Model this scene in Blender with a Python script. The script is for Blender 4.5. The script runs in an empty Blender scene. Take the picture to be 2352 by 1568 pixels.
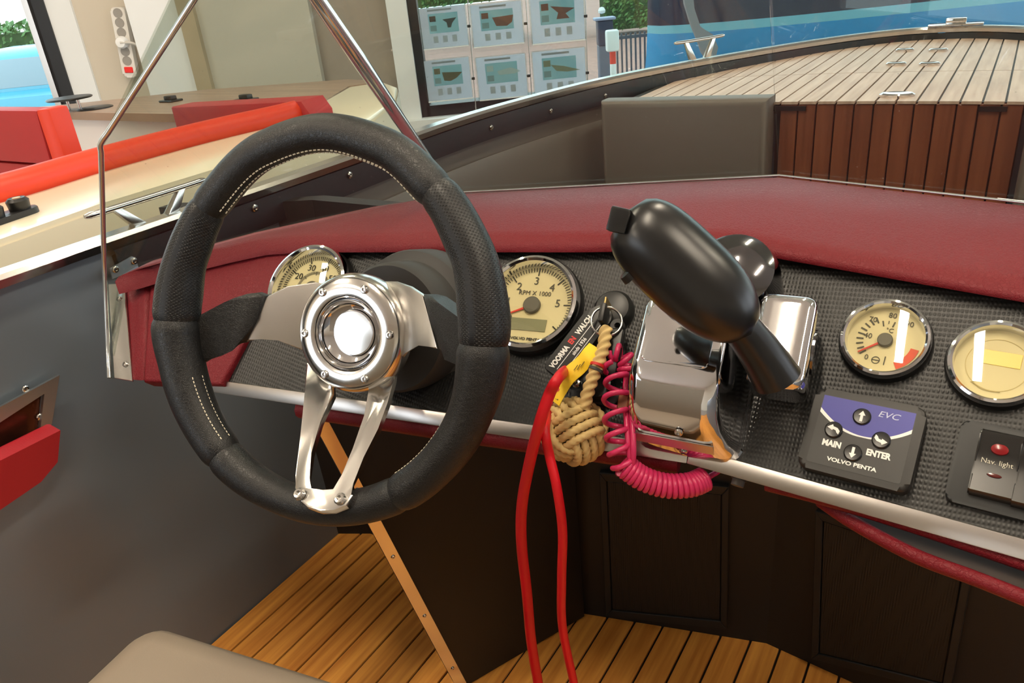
import bpy, bmesh, math, random
from mathutils import Vector, Matrix
random.seed(7)
SC = bpy.context.scene
COL = SC.collection

# ------------------------------------------------------------------ camera
FPX, CX, CY = 1777.0, 1176.0, 784.0
EYE = Vector((0, 0, 1.05))            # eye above the boat's sole (z = 0)
def nrm(v): return Vector(v).normalized()
_dn = nrm((1550 - CX, 4500 - CY, FPX))
_fw = Vector((2400 - CX, -187 - CY, FPX)); _fw = (_fw - _dn * _fw.dot(_dn)).normalized()
_rt = _dn.cross(_fw)
RM = Matrix((_rt, _fw, -_dn))         # photo axes (right, down, ahead) -> world (starboard, bow, up)
def ray(px, py): return RM @ Vector(((px - CX) / FPX, (py - CY) / FPX, 1.0))
def at_z(px, py, z):
    d = ray(px, py); return EYE + d * ((z - EYE.z) / d.z)
def at_y(px, py, y):
    d = ray(px, py); return EYE + d * (y / d.y)
def at_x(px, py, x):
    d = ray(px, py); return EYE + d * (x / d.x)
def at_t(px, py, t): return EYE + ray(px, py) * t
def at_pl(px, py, p, n):
    d = ray(px, py); return EYE + d * ((Vector(p) - EYE).dot(n) / d.dot(n))

cam_d = bpy.data.cameras.new('camera')
cam_d.sensor_width = 36; cam_d.lens = FPX / 2352 * 36
cam_d.clip_start = 0.02; cam_d.clip_end = 200
cam = bpy.data.objects.new('camera', cam_d); COL.objects.link(cam)
cm = Matrix.Identity(4)
for r in range(3):
    cm[r][0] = RM[r][0]; cm[r][1] = -RM[r][1]; cm[r][2] = -RM[r][2]
cm.translation = EYE
cam.matrix_world = cm
SC.camera = cam

# ------------------------------------------------------------------ world, exposure
W = bpy.data.worlds.new('world'); SC.world = W; W.use_nodes = True
wn = W.node_tree; bgn = wn.nodes['Background']
bgn.inputs[0].default_value = (0.86, 0.93, 1.0, 1); bgn.inputs[1].default_value = 4.5
SC.view_settings.view_transform = 'Standard'
SC.view_settings.look = 'None'
SC.view_settings.gamma = 1
SC.view_settings.use_curve_mapping = False
SC.view_settings.exposure = -0.15
LAMP_W = 110.0          # radiance of the ceiling strip lights

# ------------------------------------------------------------------ materials
def lin(c): return tuple(((x / 255) / 12.92 if x / 255 <= .04045 else ((x / 255 + .055) / 1.055) ** 2.4) for x in c) + (1,)
MATS = {}
def M(name, rgb, rough=.5, metal=0., bump=None, coat=0., spec=.5, var=None, aniso=None, sheen=0.):
    if name in MATS: return MATS[name]
    m = bpy.data.materials.new(name); m.use_nodes = True; nt = m.node_tree
    b = nt.nodes['Principled BSDF']
    b.inputs['Base Color'].default_value = lin(rgb)
    b.inputs['Roughness'].default_value = rough; b.inputs['Metallic'].default_value = metal
    b.inputs['Specular IOR Level'].default_value = spec
    if coat: b.inputs['Coat Weight'].default_value = coat; b.inputs['Coat Roughness'].default_value = .08
    tc = nt.nodes.new('ShaderNodeTexCoord')
    def noise(scale, kind='noise', vec=None, detail=3):
        if kind == 'noise':
            t = nt.nodes.new('ShaderNodeTexNoise'); t.inputs['Detail'].default_value = detail
        elif kind == 'vor':
            t = nt.nodes.new('ShaderNodeTexVoronoi'); t.feature = 'DISTANCE_TO_EDGE'
        t.inputs['Scale'].default_value = scale
        nt.links.new(vec or tc.outputs['Object'], t.inputs['Vector'])
        return t
    if var:   # (second colour, noise scale, (sx,sy,sz) stretch)
        rgb2, sc, st = var
        mp = nt.nodes.new('ShaderNodeMapping'); mp.inputs['Scale'].default_value = st
        oi = nt.nodes.new('ShaderNodeObjectInfo')
        vm = nt.nodes.new('ShaderNodeVectorMath'); vm.operation = 'SCALE'
        cb = nt.nodes.new('ShaderNodeCombineXYZ')
        for k in range(3): nt.links.new(oi.outputs['Random'], cb.inputs[k])
        nt.links.new(cb.outputs[0], vm.inputs[0]); vm.inputs['Scale'].default_value = 37.
        ad = nt.nodes.new('ShaderNodeVectorMath'); ad.operation = 'ADD'
        nt.links.new(tc.outputs['Object'], ad.inputs[0]); nt.links.new(vm.outputs[0], ad.inputs[1])
        nt.links.new(ad.outputs[0], mp.inputs['Vector'])
        t = noise(sc, 'noise', mp.outputs[0], 5)
        rp = nt.nodes.new('ShaderNodeValToRGB')
        rp.color_ramp.elements[0].position = .32; rp.color_ramp.elements[1].position = .68
        rp.color_ramp.elements[0].color = lin(rgb); rp.color_ramp.elements[1].color = lin(rgb2)
        nt.links.new(t.outputs[0], rp.inputs[0])
        nt.links.new(rp.outputs[0], b.inputs['Base Color'])
    if bump:
        kind, sc, st, dist = bump
        bp = nt.nodes.new('ShaderNodeBump'); bp.inputs['Strength'].default_value = st
        bp.inputs['Distance'].default_value = dist
        if kind == 'leather':
            n0 = noise(sc * .6); mx = nt.nodes.new('ShaderNodeMixRGB'); mx.inputs[0].default_value = .012
            nt.links.new(tc.outputs['Object'], mx.inputs[1]); nt.links.new(n0.outputs['Color'], mx.inputs[2])
            t = noise(sc, 'vor', mx.outputs[0])
            rp = nt.nodes.new('ShaderNodeMath'); rp.operation = 'MINIMUM'; rp.inputs[1].default_value = .16
            nt.links.new(t.outputs['Distance'], rp.inputs[0]); nt.links.new(rp.outputs[0], bp.inputs['Height'])
        elif kind == 'weave':
            ws = []
            for ax in ('X', 'Y'):
                w = nt.nodes.new('ShaderNodeTexWave'); w.bands_direction = ax; w.inputs['Scale'].default_value = sc
                nt.links.new(tc.outputs['Object'], w.inputs['Vector']); ws.append(w)
            mt = nt.nodes.new('ShaderNodeMath'); mt.operation = 'MULTIPLY'
            nt.links.new(ws[0].outputs['Fac'], mt.inputs[0]); nt.links.new(ws[1].outputs['Fac'], mt.inputs[1])
            nt.links.new(mt.outputs[0], bp.inputs['Height'])
        else:
            t = noise(sc); nt.links.new(t.outputs[0], bp.inputs['Height'])
        nt.links.new(bp.outputs[0], b.inputs['Normal'])
    MATS[name] = m; return m
def M_thin(name, rgb=(255, 255, 255), rough=.0, refl=1.0, dust=0.):
    """thin clear sheet: passes light straight through, mirrors by Fresnel"""
    if name in MATS: return MATS[name]
    m = bpy.data.materials.new(name); m.use_nodes = True; nt = m.node_tree
    for n_ in list(nt.nodes): nt.nodes.remove(n_)
    out = nt.nodes.new('ShaderNodeOutputMaterial')
    tr = nt.nodes.new('ShaderNodeBsdfTransparent'); tr.inputs[0].default_value = lin(rgb)
    gl = nt.nodes.new('ShaderNodeBsdfGlossy'); gl.inputs['Roughness'].default_value = rough
    lw = nt.nodes.new('ShaderNodeLayerWeight'); lw.inputs[0].default_value = .5
    pw = nt.nodes.new('ShaderNodeMath'); pw.operation = 'POWER'; pw.inputs[1].default_value = 5
    nt.links.new(lw.outputs['Facing'], pw.inputs[0])
    mu = nt.nodes.new('ShaderNodeMath'); mu.operation = 'MULTIPLY_ADD'; mu.inputs[1].default_value = .8 * refl; mu.inputs[2].default_value = .03 * refl
    nt.links.new(pw.outputs[0], mu.inputs[0])
    mx = nt.nodes.new('ShaderNodeMixShader')
    nt.links.new(mu.outputs[0], mx.inputs[0]); nt.links.new(tr.outputs[0], mx.inputs[1]); nt.links.new(gl.outputs[0], mx.inputs[2])
    last = mx
    if dust:
        tc = nt.nodes.new('ShaderNodeTexCoord')
        df = nt.nodes.new('ShaderNodeBsdfDiffuse'); df.inputs[0].default_value = (.8, .8, .8, 1)
        v = nt.nodes.new('ShaderNodeTexVoronoi'); v.inputs['Scale'].default_value = 55
        nt.links.new(tc.outputs['Object'], v.inputs['Vector'])
        lt = nt.nodes.new('ShaderNodeMath'); lt.operation = 'LESS_THAN'; lt.inputs[1].default_value = .045
        nt.links.new(v.outputs['Distance'], lt.inputs[0])
        n1 = nt.nodes.new('ShaderNodeTexNoise'); n1.inputs['Scale'].default_value = 4
        nt.links.new(tc.outputs['Object'], n1.inputs['Vector'])
        m1 = nt.nodes.new('ShaderNodeMath'); m1.operation = 'MULTIPLY'; m1.inputs[1].default_value = dust * 4
        nt.links.new(lt.outputs[0], m1.inputs[0])
        m2 = nt.nodes.new('ShaderNodeMath'); m2.operation = 'MULTIPLY_ADD'; m2.inputs[1].default_value = dust * .35
        nt.links.new(n1.outputs[0], m2.inputs[0]); nt.links.new(m1.outputs[0], m2.inputs[2])
        mx2 = nt.nodes.new('ShaderNodeMixShader')
        nt.links.new(m2.outputs[0], mx2.inputs[0]); nt.links.new(mx.outputs[0], mx2.inputs[1]); nt.links.new(df.outputs[0], mx2.inputs[2])
        last = mx2
    nt.links.new(last.outputs[0], out.inputs[0])
    MATS[name] = m; return m
def M_emit(name, rgb, s):
    if name in MATS: return MATS[name]
    m = bpy.data.materials.new(name); m.use_nodes = True; nt = m.node_tree
    b = nt.nodes['Principled BSDF']; b.inputs['Base Color'].default_value = (.8, .8, .8, 1)
    b.inputs['Emission Color'].default_value = lin(rgb); b.inputs['Emission Strength'].default_value = s
    MATS[name] = m; return m
def M_perf():
    """leather with punched holes, laid out in the tube's own uv (metres)"""
    m = M('perforated_leather', (24, 25, 28), .42, bump=None); nt = m.node_tree; b = nt.nodes['Principled BSDF']
    uv = nt.nodes.new('ShaderNodeUVMap')
    vs = []
    for off in (0., .5):
        mp = nt.nodes.new('ShaderNodeMapping'); mp.inputs['Scale'].default_value = (300, 230, 1); mp.inputs['Location'].default_value = (off, off, 0)
        nt.links.new(uv.outputs[0], mp.inputs['Vector'])
        fr = nt.nodes.new('ShaderNodeVectorMath'); fr.operation = 'FRACTION'; nt.links.new(mp.outputs[0], fr.inputs[0])
        ds = nt.nodes.new('ShaderNodeVectorMath'); ds.operation = 'DISTANCE'; ds.inputs[1].default_value = (.5, .5, 0)
        nt.links.new(fr.outputs[0], ds.inputs[0]); vs.append(ds)
    mi = nt.nodes.new('ShaderNodeMath'); mi.operation = 'MINIMUM'
    nt.links.new(vs[0].outputs['Value'], mi.inputs[0]); nt.links.new(vs[1].outputs['Value'], mi.inputs[1])
    mr = nt.nodes.new('ShaderNodeMapRange'); mr.inputs['From Min'].default_value = .13; mr.inputs['From Max'].default_value = .24
    nt.links.new(mi.outputs[0], mr.inputs['Value'])
    rp = nt.nodes.new('ShaderNodeMixRGB'); rp.inputs[1].default_value = lin((3, 3, 4)); rp.inputs[2].default_value = lin((18, 18, 20))
    nt.links.new(mr.outputs[0], rp.inputs[0]); nt.links.new(rp.outputs[0], b.inputs['Base Color'])
    bp = nt.nodes.new('ShaderNodeBump'); bp.inputs['Strength'].default_value = .7; bp.inputs['Distance'].default_value = .0006
    nt.links.new(mr.outputs[0], bp.inputs['Height']); nt.links.new(bp.outputs[0], b.inputs['Normal'])
    return m

LEATHER = M('black_leather', (13, 13, 14), .42, bump=('leather', 330, .8, .0009))
PERF = M_perf()
BURG = M('burgundy_leather', (108, 11, 25), .5, bump=('leather', 260, 1.0, .0014), spec=.32)
CARBON = M('textured_panel', (22, 22, 22), .42, bump=('weave', 95, .5, .0006))
CHROME = M('chrome', (225, 225, 228), .06, 1.)
STEEL = M('stainless', (205, 203, 200), .18, 1.)
BRUSH = M('brushed_aluminium', (215, 212, 208), .30, 1., bump=('noise', 350, .12, .0004))
POLISH = M('polished_aluminium', (222, 220, 216), .17, 1.)
ALU = M('anodised_strip', (205, 200, 195), .28, 1., bump=('noise', 90, .1, .0006))
BLACKP = M('black_plastic', (24, 24, 24), .38)
SATIN = M('black_satin_plastic', (20, 20, 21), .3)
RUBBER = M('dark_rubber', (46, 44, 43), .6)
HULL = M('hull_grey', (104, 114, 124), .28, bump=('noise', 300, .03, .0004), coat=.25)
BLACKW = M('black_vinyl', (11, 11, 13), .6, bump=('leather', 300, .25, .0005))
BAND = M('black_band', (14, 14, 17), .38)
TAUPE = M('taupe_leather', (98, 92, 87), .5, bump=('leather', 200, .25, .0006))
SEATM = M('seat_leather', (133, 120, 105), .5, bump=('leather', 240, .3, .0006))
TEAK = M('sole_teak', (238, 168, 78), .40, var=((198, 124, 50), 9, (9, .5, 1)), bump=('noise', 220, .12, .0005))
DECKT = M('weathered_teak', (200, 176, 160), .5, var=((172, 146, 130), 8, (9, .5, 1)))
DOORT = M('varnished_mahogany', (132, 76, 50), .4, var=((108, 58, 36), 8, (9, 1, .5)))
CAULK = M('caulk', (26, 23, 20), .6)
CREAM = M('cream_gelcoat', (234, 224, 198), .3, coat=.3)
WHITEG = M('white_gelcoat', (232, 228, 226), .3)
REDV = M('red_vinyl', (205, 50, 10), .45)
REDV2 = M('red_vinyl_back', (165, 34, 38), .5)
COUNTER = M('grey_oak', (165, 140, 120), .4, var=((140, 118, 102), 6, (.5, 7, 1)))
WALLB = M('beige_wall', (205, 196, 180), .7)
WALLW = M('white_wall', (232, 236, 238), .6)
WALLG = M('greige_panel', (190, 187, 175), .55)
WALLT = M('taupe_wall', (158, 148, 136), .7)
WOODE = M('wood_edge', (172, 158, 130), .5)
FRAMEB = M('black_window_frame', (24, 26, 30), .4)
CONC = M('showroom_floor', (150, 146, 140), .5)
CEIL = M('ceiling_white', (225, 222, 215), .8)
WINDOWG = M_thin('window_glass', (236, 245, 244), 0, 1.)
ACRYL = M_thin('acrylic_sheet', (232, 236, 232), .01, 1.15, dust=.05)
ACEDGE = M('acrylic_edge', (215, 220, 222), .08, .85)
LENS = M_thin('gauge_glass', (250, 248, 235), .02, 1.6)
DIAL = M('cream_dial', (212, 203, 168), .5)
PRINT = M('dial_print', (70, 68, 62), .6)
PRINTB = M('dial_print_black', (22, 22, 22), .6)
WPRINT = M('white_print', (235, 235, 232), .5)
REDN = M('needle_red', (205, 40, 30), .5)
STITCH = M('cream_thread', (222, 212, 190), .7)

def brick_mat():
    m = M('street_brick', (168, 124, 112), .8); nt = m.node_tree; b = nt.nodes['Principled BSDF']
    t = nt.nodes.new('ShaderNodeTexBrick'); tc = nt.nodes.new('ShaderNodeTexCoord'); t.inputs['Scale'].default_value = 3
    t.inputs['Color1'].default_value = lin((176, 130, 118)); t.inputs['Color2'].default_value = lin((150, 112, 104)); t.inputs['Mortar'].default_value = lin((140, 120, 112))
    nt.links.new(tc.outputs['Object'], t.inputs['Vector']); nt.links.new(t.outputs[0], b.inputs['Base Color']); return m
# ------------------------------------------------------------------ mesh helpers
def link(name, me, mat, parent=None, smooth=False, auto=None):
    o = bpy.data.objects.new(name, me); COL.objects.link(o)
    if mat and not me.materials: me.materials.append(mat)
    if parent: o.parent = parent
    if smooth:
        for p in me.polygons: p.use_smooth = True
        if auto: me.set_sharp_from_angle(angle=math.radians(auto))
    return o
def pyd(name, vs, fs, mat, parent=None, smooth=False, auto=None):
    me = bpy.data.meshes.new(name); me.from_pydata([tuple(v) for v in vs], [], fs); me.update()
    return link(name, me, mat, parent, smooth, auto)
def frame(o, x, z):
    """4x4 frame with origin o, z axis z, x axis near x"""
    z = Vector(z).normalized(); x = Vector(x); x = (x - z * x.dot(z)).normalized(); y = z.cross(x)
    m = Matrix.Identity(4)
    for r in range(3): m[r][0] = x[r]; m[r][1] = y[r]; m[r][2] = z[r]
    m.translation = Vector(o); return m
IDM = Matrix.Identity(4)
def tag(o, label, cat, group=None, kind=None):
    o['label'] = label; o['category'] = cat
    if group: o['group'] = group
    if kind: o['kind'] = kind
    return o
def thing(name, label, cat, mw=IDM, group=None):
    o = bpy.data.objects.new(name, None); COL.objects.link(o); o.empty_display_size = .02
    o.matrix_world = mw
    return tag(o, label, cat, group)
def struct(o, label=None):
    o['kind'] = 'structure'
    if label: o['label'] = label
    return o
def bm_obj(name, bm, mat, parent=None, smooth=True, auto=35):
    bmesh.ops.recalc_face_normals(bm, faces=bm.faces)
    me = bpy.data.meshes.new(name); bm.to_mesh(me); bm.free()
    return link(name, me, mat, parent, smooth, auto)
def box(name, c, s, mat, parent=None, bev=0, seg=2, mw=None):
    bm = bmesh.new(); bmesh.ops.create_cube(bm, size=1)
    bmesh.ops.scale(bm, vec=s, verts=bm.verts)
    if bev: bmesh.ops.bevel(bm, geom=list(bm.edges), offset=min(bev, min(s) * .49), segments=seg, profile=.6, affect='EDGES')
    bmesh.ops.translate(bm, vec=c, verts=bm.verts)
    if mw is not None: bmesh.ops.transform(bm, matrix=mw, verts=bm.verts)
    return bm_obj(name, bm, mat, parent, bool(bev))
def hexa(name, p, mat, parent=None, bev=0, seg=2):
    """8 points: bottom ring 0-3, top ring 4-7"""
    bm = bmesh.new(); v = [bm.verts.new(q) for q in p]
    for f in ((3, 2, 1, 0), (4, 5, 6, 7), (0, 1, 5, 4), (1, 2, 6, 5), (2, 3, 7, 6), (3, 0, 4, 7)): bm.faces.new([v[i] for i in f])
    if bev: bmesh.ops.bevel(bm, geom=list(bm.edges), offset=bev, segments=seg, profile=.6, affect='EDGES')
    return bm_obj(name, bm, mat, parent, bool(bev))
def prism(name, poly, z0, z1, mat, parent=None, bev=0, seg=2, mw=None):
    """2-D outline (x,y) extruded z0..z1"""
    bm = bmesh.new()
    a = [bm.verts.new((x, y, z0)) for x, y in poly]; b = [bm.verts.new((x, y, z1)) for x, y in poly]
    n_ = len(poly)
    bm.faces.new(a[::-1]); top = bm.faces.new(b)
    for i in range(n_): bm.faces.new((a[i], a[(i + 1) % n_], b[(i + 1) % n_], b[i]))
    if bev:
        bmesh.ops.bevel(bm, geom=[e for e in bm.edges if e in top.edges], offset=bev, segments=seg, profile=.6, affect='EDGES')
    if mw is not None: bmesh.ops.transform(bm, matrix=mw, verts=bm.verts)
    return bm_obj(name, bm, mat, parent, bool(bev))
def slab(name, pts, thick, mat, parent=None, bev=0, seg=2, auto=35):
    """3-D planar outline thickened along its normal"""
    pts = [Vector(p) for p in pts]
    n_ = Vector((0, 0, 0))
    for i in range(len(pts)): n_ += pts[i].cross(pts[(i + 1) % len(pts)])
    n_.normalize()
    bm = bmesh.new()
    a = [bm.verts.new(p) for p in pts]; b = [bm.verts.new(p - n_ * thick) for p in pts]
    top = bm.faces.new(a); bm.faces.new(b[::-1])
    for i in range(len(pts)): bm.faces.new((a[(i + 1) % len(pts)], a[i], b[i], b[(i + 1) % len(pts)]))
    if bev: bmesh.ops.bevel(bm, geom=[e for e in bm.edges if e in top.edges], offset=bev, segments=seg, profile=.5, affect='EDGES')
    return bm_obj(name, bm, mat, parent, bool(bev), auto)
def lathe(name, prof, mat, parent=None, n=48, mw=None, auto=35, sy=1., cap=True):
    """profile of (r, z) turned about z"""
    vs, fs = [], []
    for r, z in prof:
        for k in range(n):
            a = 2 * math.pi * k / n; vs.append((r * math.cos(a), r * math.sin(a) * sy, z))
    for i in range(len(prof) - 1):
        for k in range(n):
            k2 = (k + 1) % n; fs.append((i * n + k, i * n + k2, (i + 1) * n + k2, (i + 1) * n + k))
    if cap and prof[0][0] > 1e-6: fs.append(tuple(range(n))[::-1])
    if cap and prof[-1][0] > 1e-6: fs.append(tuple(range((len(prof) - 1) * n, len(prof) * n)))
    me = bpy.data.meshes.new(name)
    bm = bmesh.new(); V = [bm.verts.new(v) for v in vs]
    for f in fs: bm.faces.new([V[i] for i in f])
    bmesh.ops.remove_doubles(bm, verts=bm.verts, dist=1e-7)
    if mw is not None: bmesh.ops.transform(bm, matrix=mw, verts=bm.verts)
    return bm_obj(name, bm, mat, parent, True, auto)
def catmull(pts, n=8, closed=False):
    pts = [Vector(p) for p in pts]; out = []
    m = len(pts); rng = range(m if closed else m - 1)
    for i in rng:
        p1, p2 = pts[i], pts[(i + 1) % m]
        p0 = pts[(i - 1) % m] if (closed or i > 0) else p1 * 2 - p2
        p3 = pts[(i + 2) % m] if (closed or i + 2 < m) else p2 * 2 - p1
        for k in range(n):
            t = k / n
            out.append(.5 * ((2 * p1) + (p2 - p0) * t + (2 * p0 - 5 * p1 + 4 * p2 - p3) * t * t + (3 * p1 - p0 - 3 * p2 + p3) * t ** 3))
    if not closed: out.append(pts[-1])
    return out
def tube_data(pts, rad, n=10, closed=False, twist=None, flat=1., upv=None):
    """rings swept along pts; rad number or list; twist=(lobes, turns per metre, depth); returns verts, faces, uvs"""
    pts = [Vector(p) for p in pts]; m = len(pts)
    R_ = rad if hasattr(rad, '__len__') else [rad] * m
    vs, uvs = [], []
    up = None; s = 0.
    for i, p in enumerate(pts):
        a = pts[(i - 1) % m] if (closed or i > 0) else p
        b = pts[(i + 1) % m] if (closed or i < m - 1) else p
        t = (b - a).normalized()
        if upv is not None:
            up = Vector(upv); up = (up - t * up.dot(t)).normalized()
        elif up is None:
            up = Vector((0, 0, 1)) if abs(t.z) < .9 else Vector((1, 0, 0)); up = (up - t * up.dot(t)).normalized()
        else: up = (up - t * up.dot(t)).normalized()
        sd = t.cross(up)
        if i: s += (p - pts[i - 1]).length
        for k in range(n):
            ph = 2 * math.pi * k / n; r = R_[i]
            if twist: r *= 1 + twist[2] * math.cos(twist[0] * (ph - 2 * math.pi * twist[1] * s)) - twist[2]
            vs.append(p + up * (r * math.cos(ph)) + sd * (r * math.sin(ph) * flat)); uvs.append((s, ph * R_[i]))
    fs = []
    for i in range(m if closed else m - 1):
        j = (i + 1) % m
        for k in range(n):
            k2 = (k + 1) % n; fs.append((i * n + k, i * n + k2, j * n + k2, j * n + k))
    if not closed: fs += [tuple(range(n))[::-1], tuple(range((m - 1) * n, m * n))]
    return vs, fs, uvs
def tube(name, pts, rad, mat, parent=None, n=10, closed=False, **k):
    vs, fs, _ = tube_data(pts, rad, n, closed, **k)
    return pyd(name, vs, fs, mat, parent, True, 60)
def multi(name, chunks, mat, parent=None, smooth=True, auto=60):
    vs, fs = [], []
    for v, f in chunks:
        o = len(vs); vs += list(v); fs += [tuple(i + o for i in q) for q in f]
    return pyd(name, vs, fs, mat, parent, smooth, auto)
def text(body, size, loc, mat, parent, rot=0., name='lettering', align='CENTER', ext=.00015, bold=0., sx=1., shear=0.):
    cu = bpy.data.curves.new(name, 'FONT'); cu.body = body; cu.size = size; cu.align_x = align; cu.align_y = 'CENTER'
    cu.extrude = ext; cu.offset = bold; cu.shear = shear; cu.resolution_u = 3
    t = bpy.data.objects.new(name, cu)
    me = bpy.data.meshes.new_from_object(t); bpy.data.objects.remove(t); bpy.data.curves.remove(cu)
    me.materials.clear()
    o = link(name, me, mat, parent); o.location = loc; o.rotation_euler = (0, 0, rot); o.scale = (sx, 1, 1)
    return o
def screw(name, p, n_, r, parent, mat=STEEL):
    """round head with a hex recess"""
    o = lathe(name, [(r, 0), (r, r * .35), (r * .75, r * .62), (r * .42, r * .66), (r * .4, r * .3), (0, r * .3)], mat, parent, 14, frame(p, (1, .2, .1), n_))
    return o

# ================================================================== THE BOAT'S SHELL
Zr = lambda px, py, dz: at_z(px, py, EYE.z + dz)
XC = -.225                                            # the boat's centre line
# gunwale line, port side, from the photograph's rim at a constant height
gun_port = [Vector((-1.09, -1.2, 0)), Vector((-1.09, -.3, 0))] + [Zr(x, y, -.30) for x, y in ((0, 640), (230, 560), (830, 355))]
gun_port += [Vector((-1.088, 1.45, 0)), Vector((-1.06, 1.72, 0)), Vector((-.99, 2.05, 0)), Vector((-.86, 2.36, 0)), Vector((-.655, 2.72, 0)), Vector((-.49, 2.94, 0)), Vector((-.34, 3.06, 0)), Vector((XC, 3.085, 0))]
for g in gun_port: g.z = .75
gun_p = catmull(gun_port, 6)
gun_s = [Vector((2 * XC - g.x, g.y, g.z)) for g in reversed(gun_p)]
gun = gun_p + gun_s[1:]
def offset_line(L, d):
    out = []
    for i, p in enumerate(L):
        t = (L[min(i + 1, len(L) - 1)] - L[max(i - 1, 0)]).normalized()
        out.append(p + Vector((t.y, -t.x, 0)) * d)      # positive = inboard
    return out
def strip_mesh(name, prof, line, mat, parent=None, closed=False):
    """prof: list of (inboard offset, z) swept along line"""
    rows = [[Vector((q.x, q.y, z)) for q in offset_line(line, d)] for d, z in prof]
    vs = [v for r in rows for v in r]; m = len(line); fs = []
    for i in range(len(rows) - (0 if closed else 1)):
        j = (i + 1) % len(rows)
        for k in range(m - 1): fs.append((i * m + k, i * m + k + 1, j * m + k + 1, j * m + k))
    return pyd(name, vs, fs, mat, parent, True, 40)
hull = struct(strip_mesh('wall_left', [(-.02, .738), (-.06, .3), (-.02, -.02), (.0, -.02), (-.02, .3), (.0, .66), (.0, .738)], gun_p[:-1], HULL, closed=True))
hull_s = struct(strip_mesh('wall_right', [(-.02, .738), (-.06, .3), (-.02, -.02), (.0, -.02), (-.02, .3), (.0, .66), (.0, .738)], gun_s, HULL, closed=True))
fwd = [Vector((-1.09, .60, .75))] + [p for p in gun_p if p.y > .62] + [p for p in gun_s[1:] if p.y > .62]
band = struct(strip_mesh('trim_1', [(.012, .738), (.014, .688), (.002, .686), (.0, .738)], fwd, BAND, closed=True))
rail = struct(strip_mesh('trim_2', [(-.022, .738), (-.024, .752), (-.018, .758), (.010, .758), (.015, .752), (.014, .741)], gun, STEEL, closed=True))
for px, py in ((585, 478), (803, 402), (1128, 293), (1265, 255), (1390, 220), (1790, 157)):
    q = min(range(len(fwd)), key=lambda i: (Vector((0, 0, 0)) + Vector((fwd[i] - EYE).cross(ray(px, py)))).length / ray(px, py).length)
    d = ray(px, py); best = None
    for i in range(len(fwd) - 1):
        a, b = fwd[i], fwd[i + 1]; nn = Vector((b.y - a.y, a.x - b.x, 0)).normalized()
        p = at_pl(px, py, a + nn * .0135, nn); s = (p - a).dot((b - a).normalized()) / (b - a).length
        if -.05 <= s <= 1.05 and p.y > 0 and abs(p.z - .71) < .08: best = (p, nn)
    if best: screw('screw', best[0], best[1], .0065, band)

# sole: caulked teak planks
floor = struct(box('floor', (XC, .2, -.02), (2.6, 3.2, .03), CAULK))
PW = .0475
x0 = -1.042 - 4 * PW
pm = None
for k in range(42):
    xa = x0 + k * PW + .0019; xb = x0 + (k + 1) * PW - .0019
    if pm is None:
        o = box('plank', (0, 0, 0), (xb - xa, 2.7, .006), TEAK, floor, .0008, 1); pm = o.data
    else: o = link('plank', pm, None, floor)
    o.location = ((xa + xb) / 2, .0, -.0035)
# front bulkhead under the dash, a shallow V like the dash
bh = [at_z(*p, 0) for p in ((690, 1225), (850, 1225), (1335, 1408), (1760, 1477), (1950, 1568))]
bl = [Vector((-1.3, .80, 0)), bh[0], bh[1], bh[2], bh[3], Vector((.2, .93, 0)), Vector((.9, .80, 0))]
vs = []; fs = []
for p in bl: vs += [Vector((p.x, p.y, -.015)), Vector((p.x, p.y + .03, .72))]
for p in bl: vs += [Vector((p.x, p.y + .03, -.015)), Vector((p.x, p.y + .06, .72))]
m_ = len(bl)
for i in range(m_ - 1):
    a, b, c, d = 2 * i, 2 * i + 2, 2 * i + 3, 2 * i + 1; o_ = 2 * m_
    fs += [(a, b, c, d), (d + o_, c + o_, b + o_, a + o_), (d, c, c + o_, d + o_)]
bulk = struct(pyd('wall_front', vs, fs, BLACKW))

# partition board between the footwells with its stainless edge strip
pa, pb_ = at_z(1062, 1568, 0), at_z(1335, 1408, 0)
pn = Vector((pb_.y - pa.y, pa.x - pb_.x, 0)).normalized()
def onpart(px, py, off=0): return at_pl(px, py, pa + pn * off, pn)
pt = onpart(725, 985); 
part = thing('footwell_partition', 'black vinyl partition board with polished edge strip standing between the footwells', 'partition')
low_aft = onpart(1048, 1575); top_aft = onpart(715, 960)
low_aft.z = max(low_aft.z, .001)
fwdtop = Vector((pb_.x, pb_.y, .68)); fwdlow = Vector((pb_.x, pb_.y, .001))
def board(off0, off1, pts):
    return [p + pn * off0 for p in pts], [p + pn * off1 for p in pts]
outline = [low_aft, fwdlow, fwdtop, top_aft]
slab('board', [p + pn * .012 for p in outline], .024, BLACKW, part, .004)
ed = (top_aft - low_aft).normalized(); per = ed.cross(pn).normalized()
if per.y > 0: per = -per
fwdd = -per
def strip_pt(p, a, h): return p + fwdd * a + pn * h
hexa('edge_strip', [strip_pt(low_aft, -.002, .0122), strip_pt(low_aft, .015, .0122), strip_pt(low_aft, .015, .0145), strip_pt(low_aft, -.002, .0145),
     strip_pt(top_aft, -.002, .0122), strip_pt(top_aft, .015, .0122), strip_pt(top_aft, .015, .0145), strip_pt(top_aft, -.002, .0145)], POLISH, part)
for f_ in (.10, .33, .56, .79): screw('screw', strip_pt(low_aft + (top_aft - low_aft) * f_, .0065, .0145), pn, .003, part)

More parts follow.
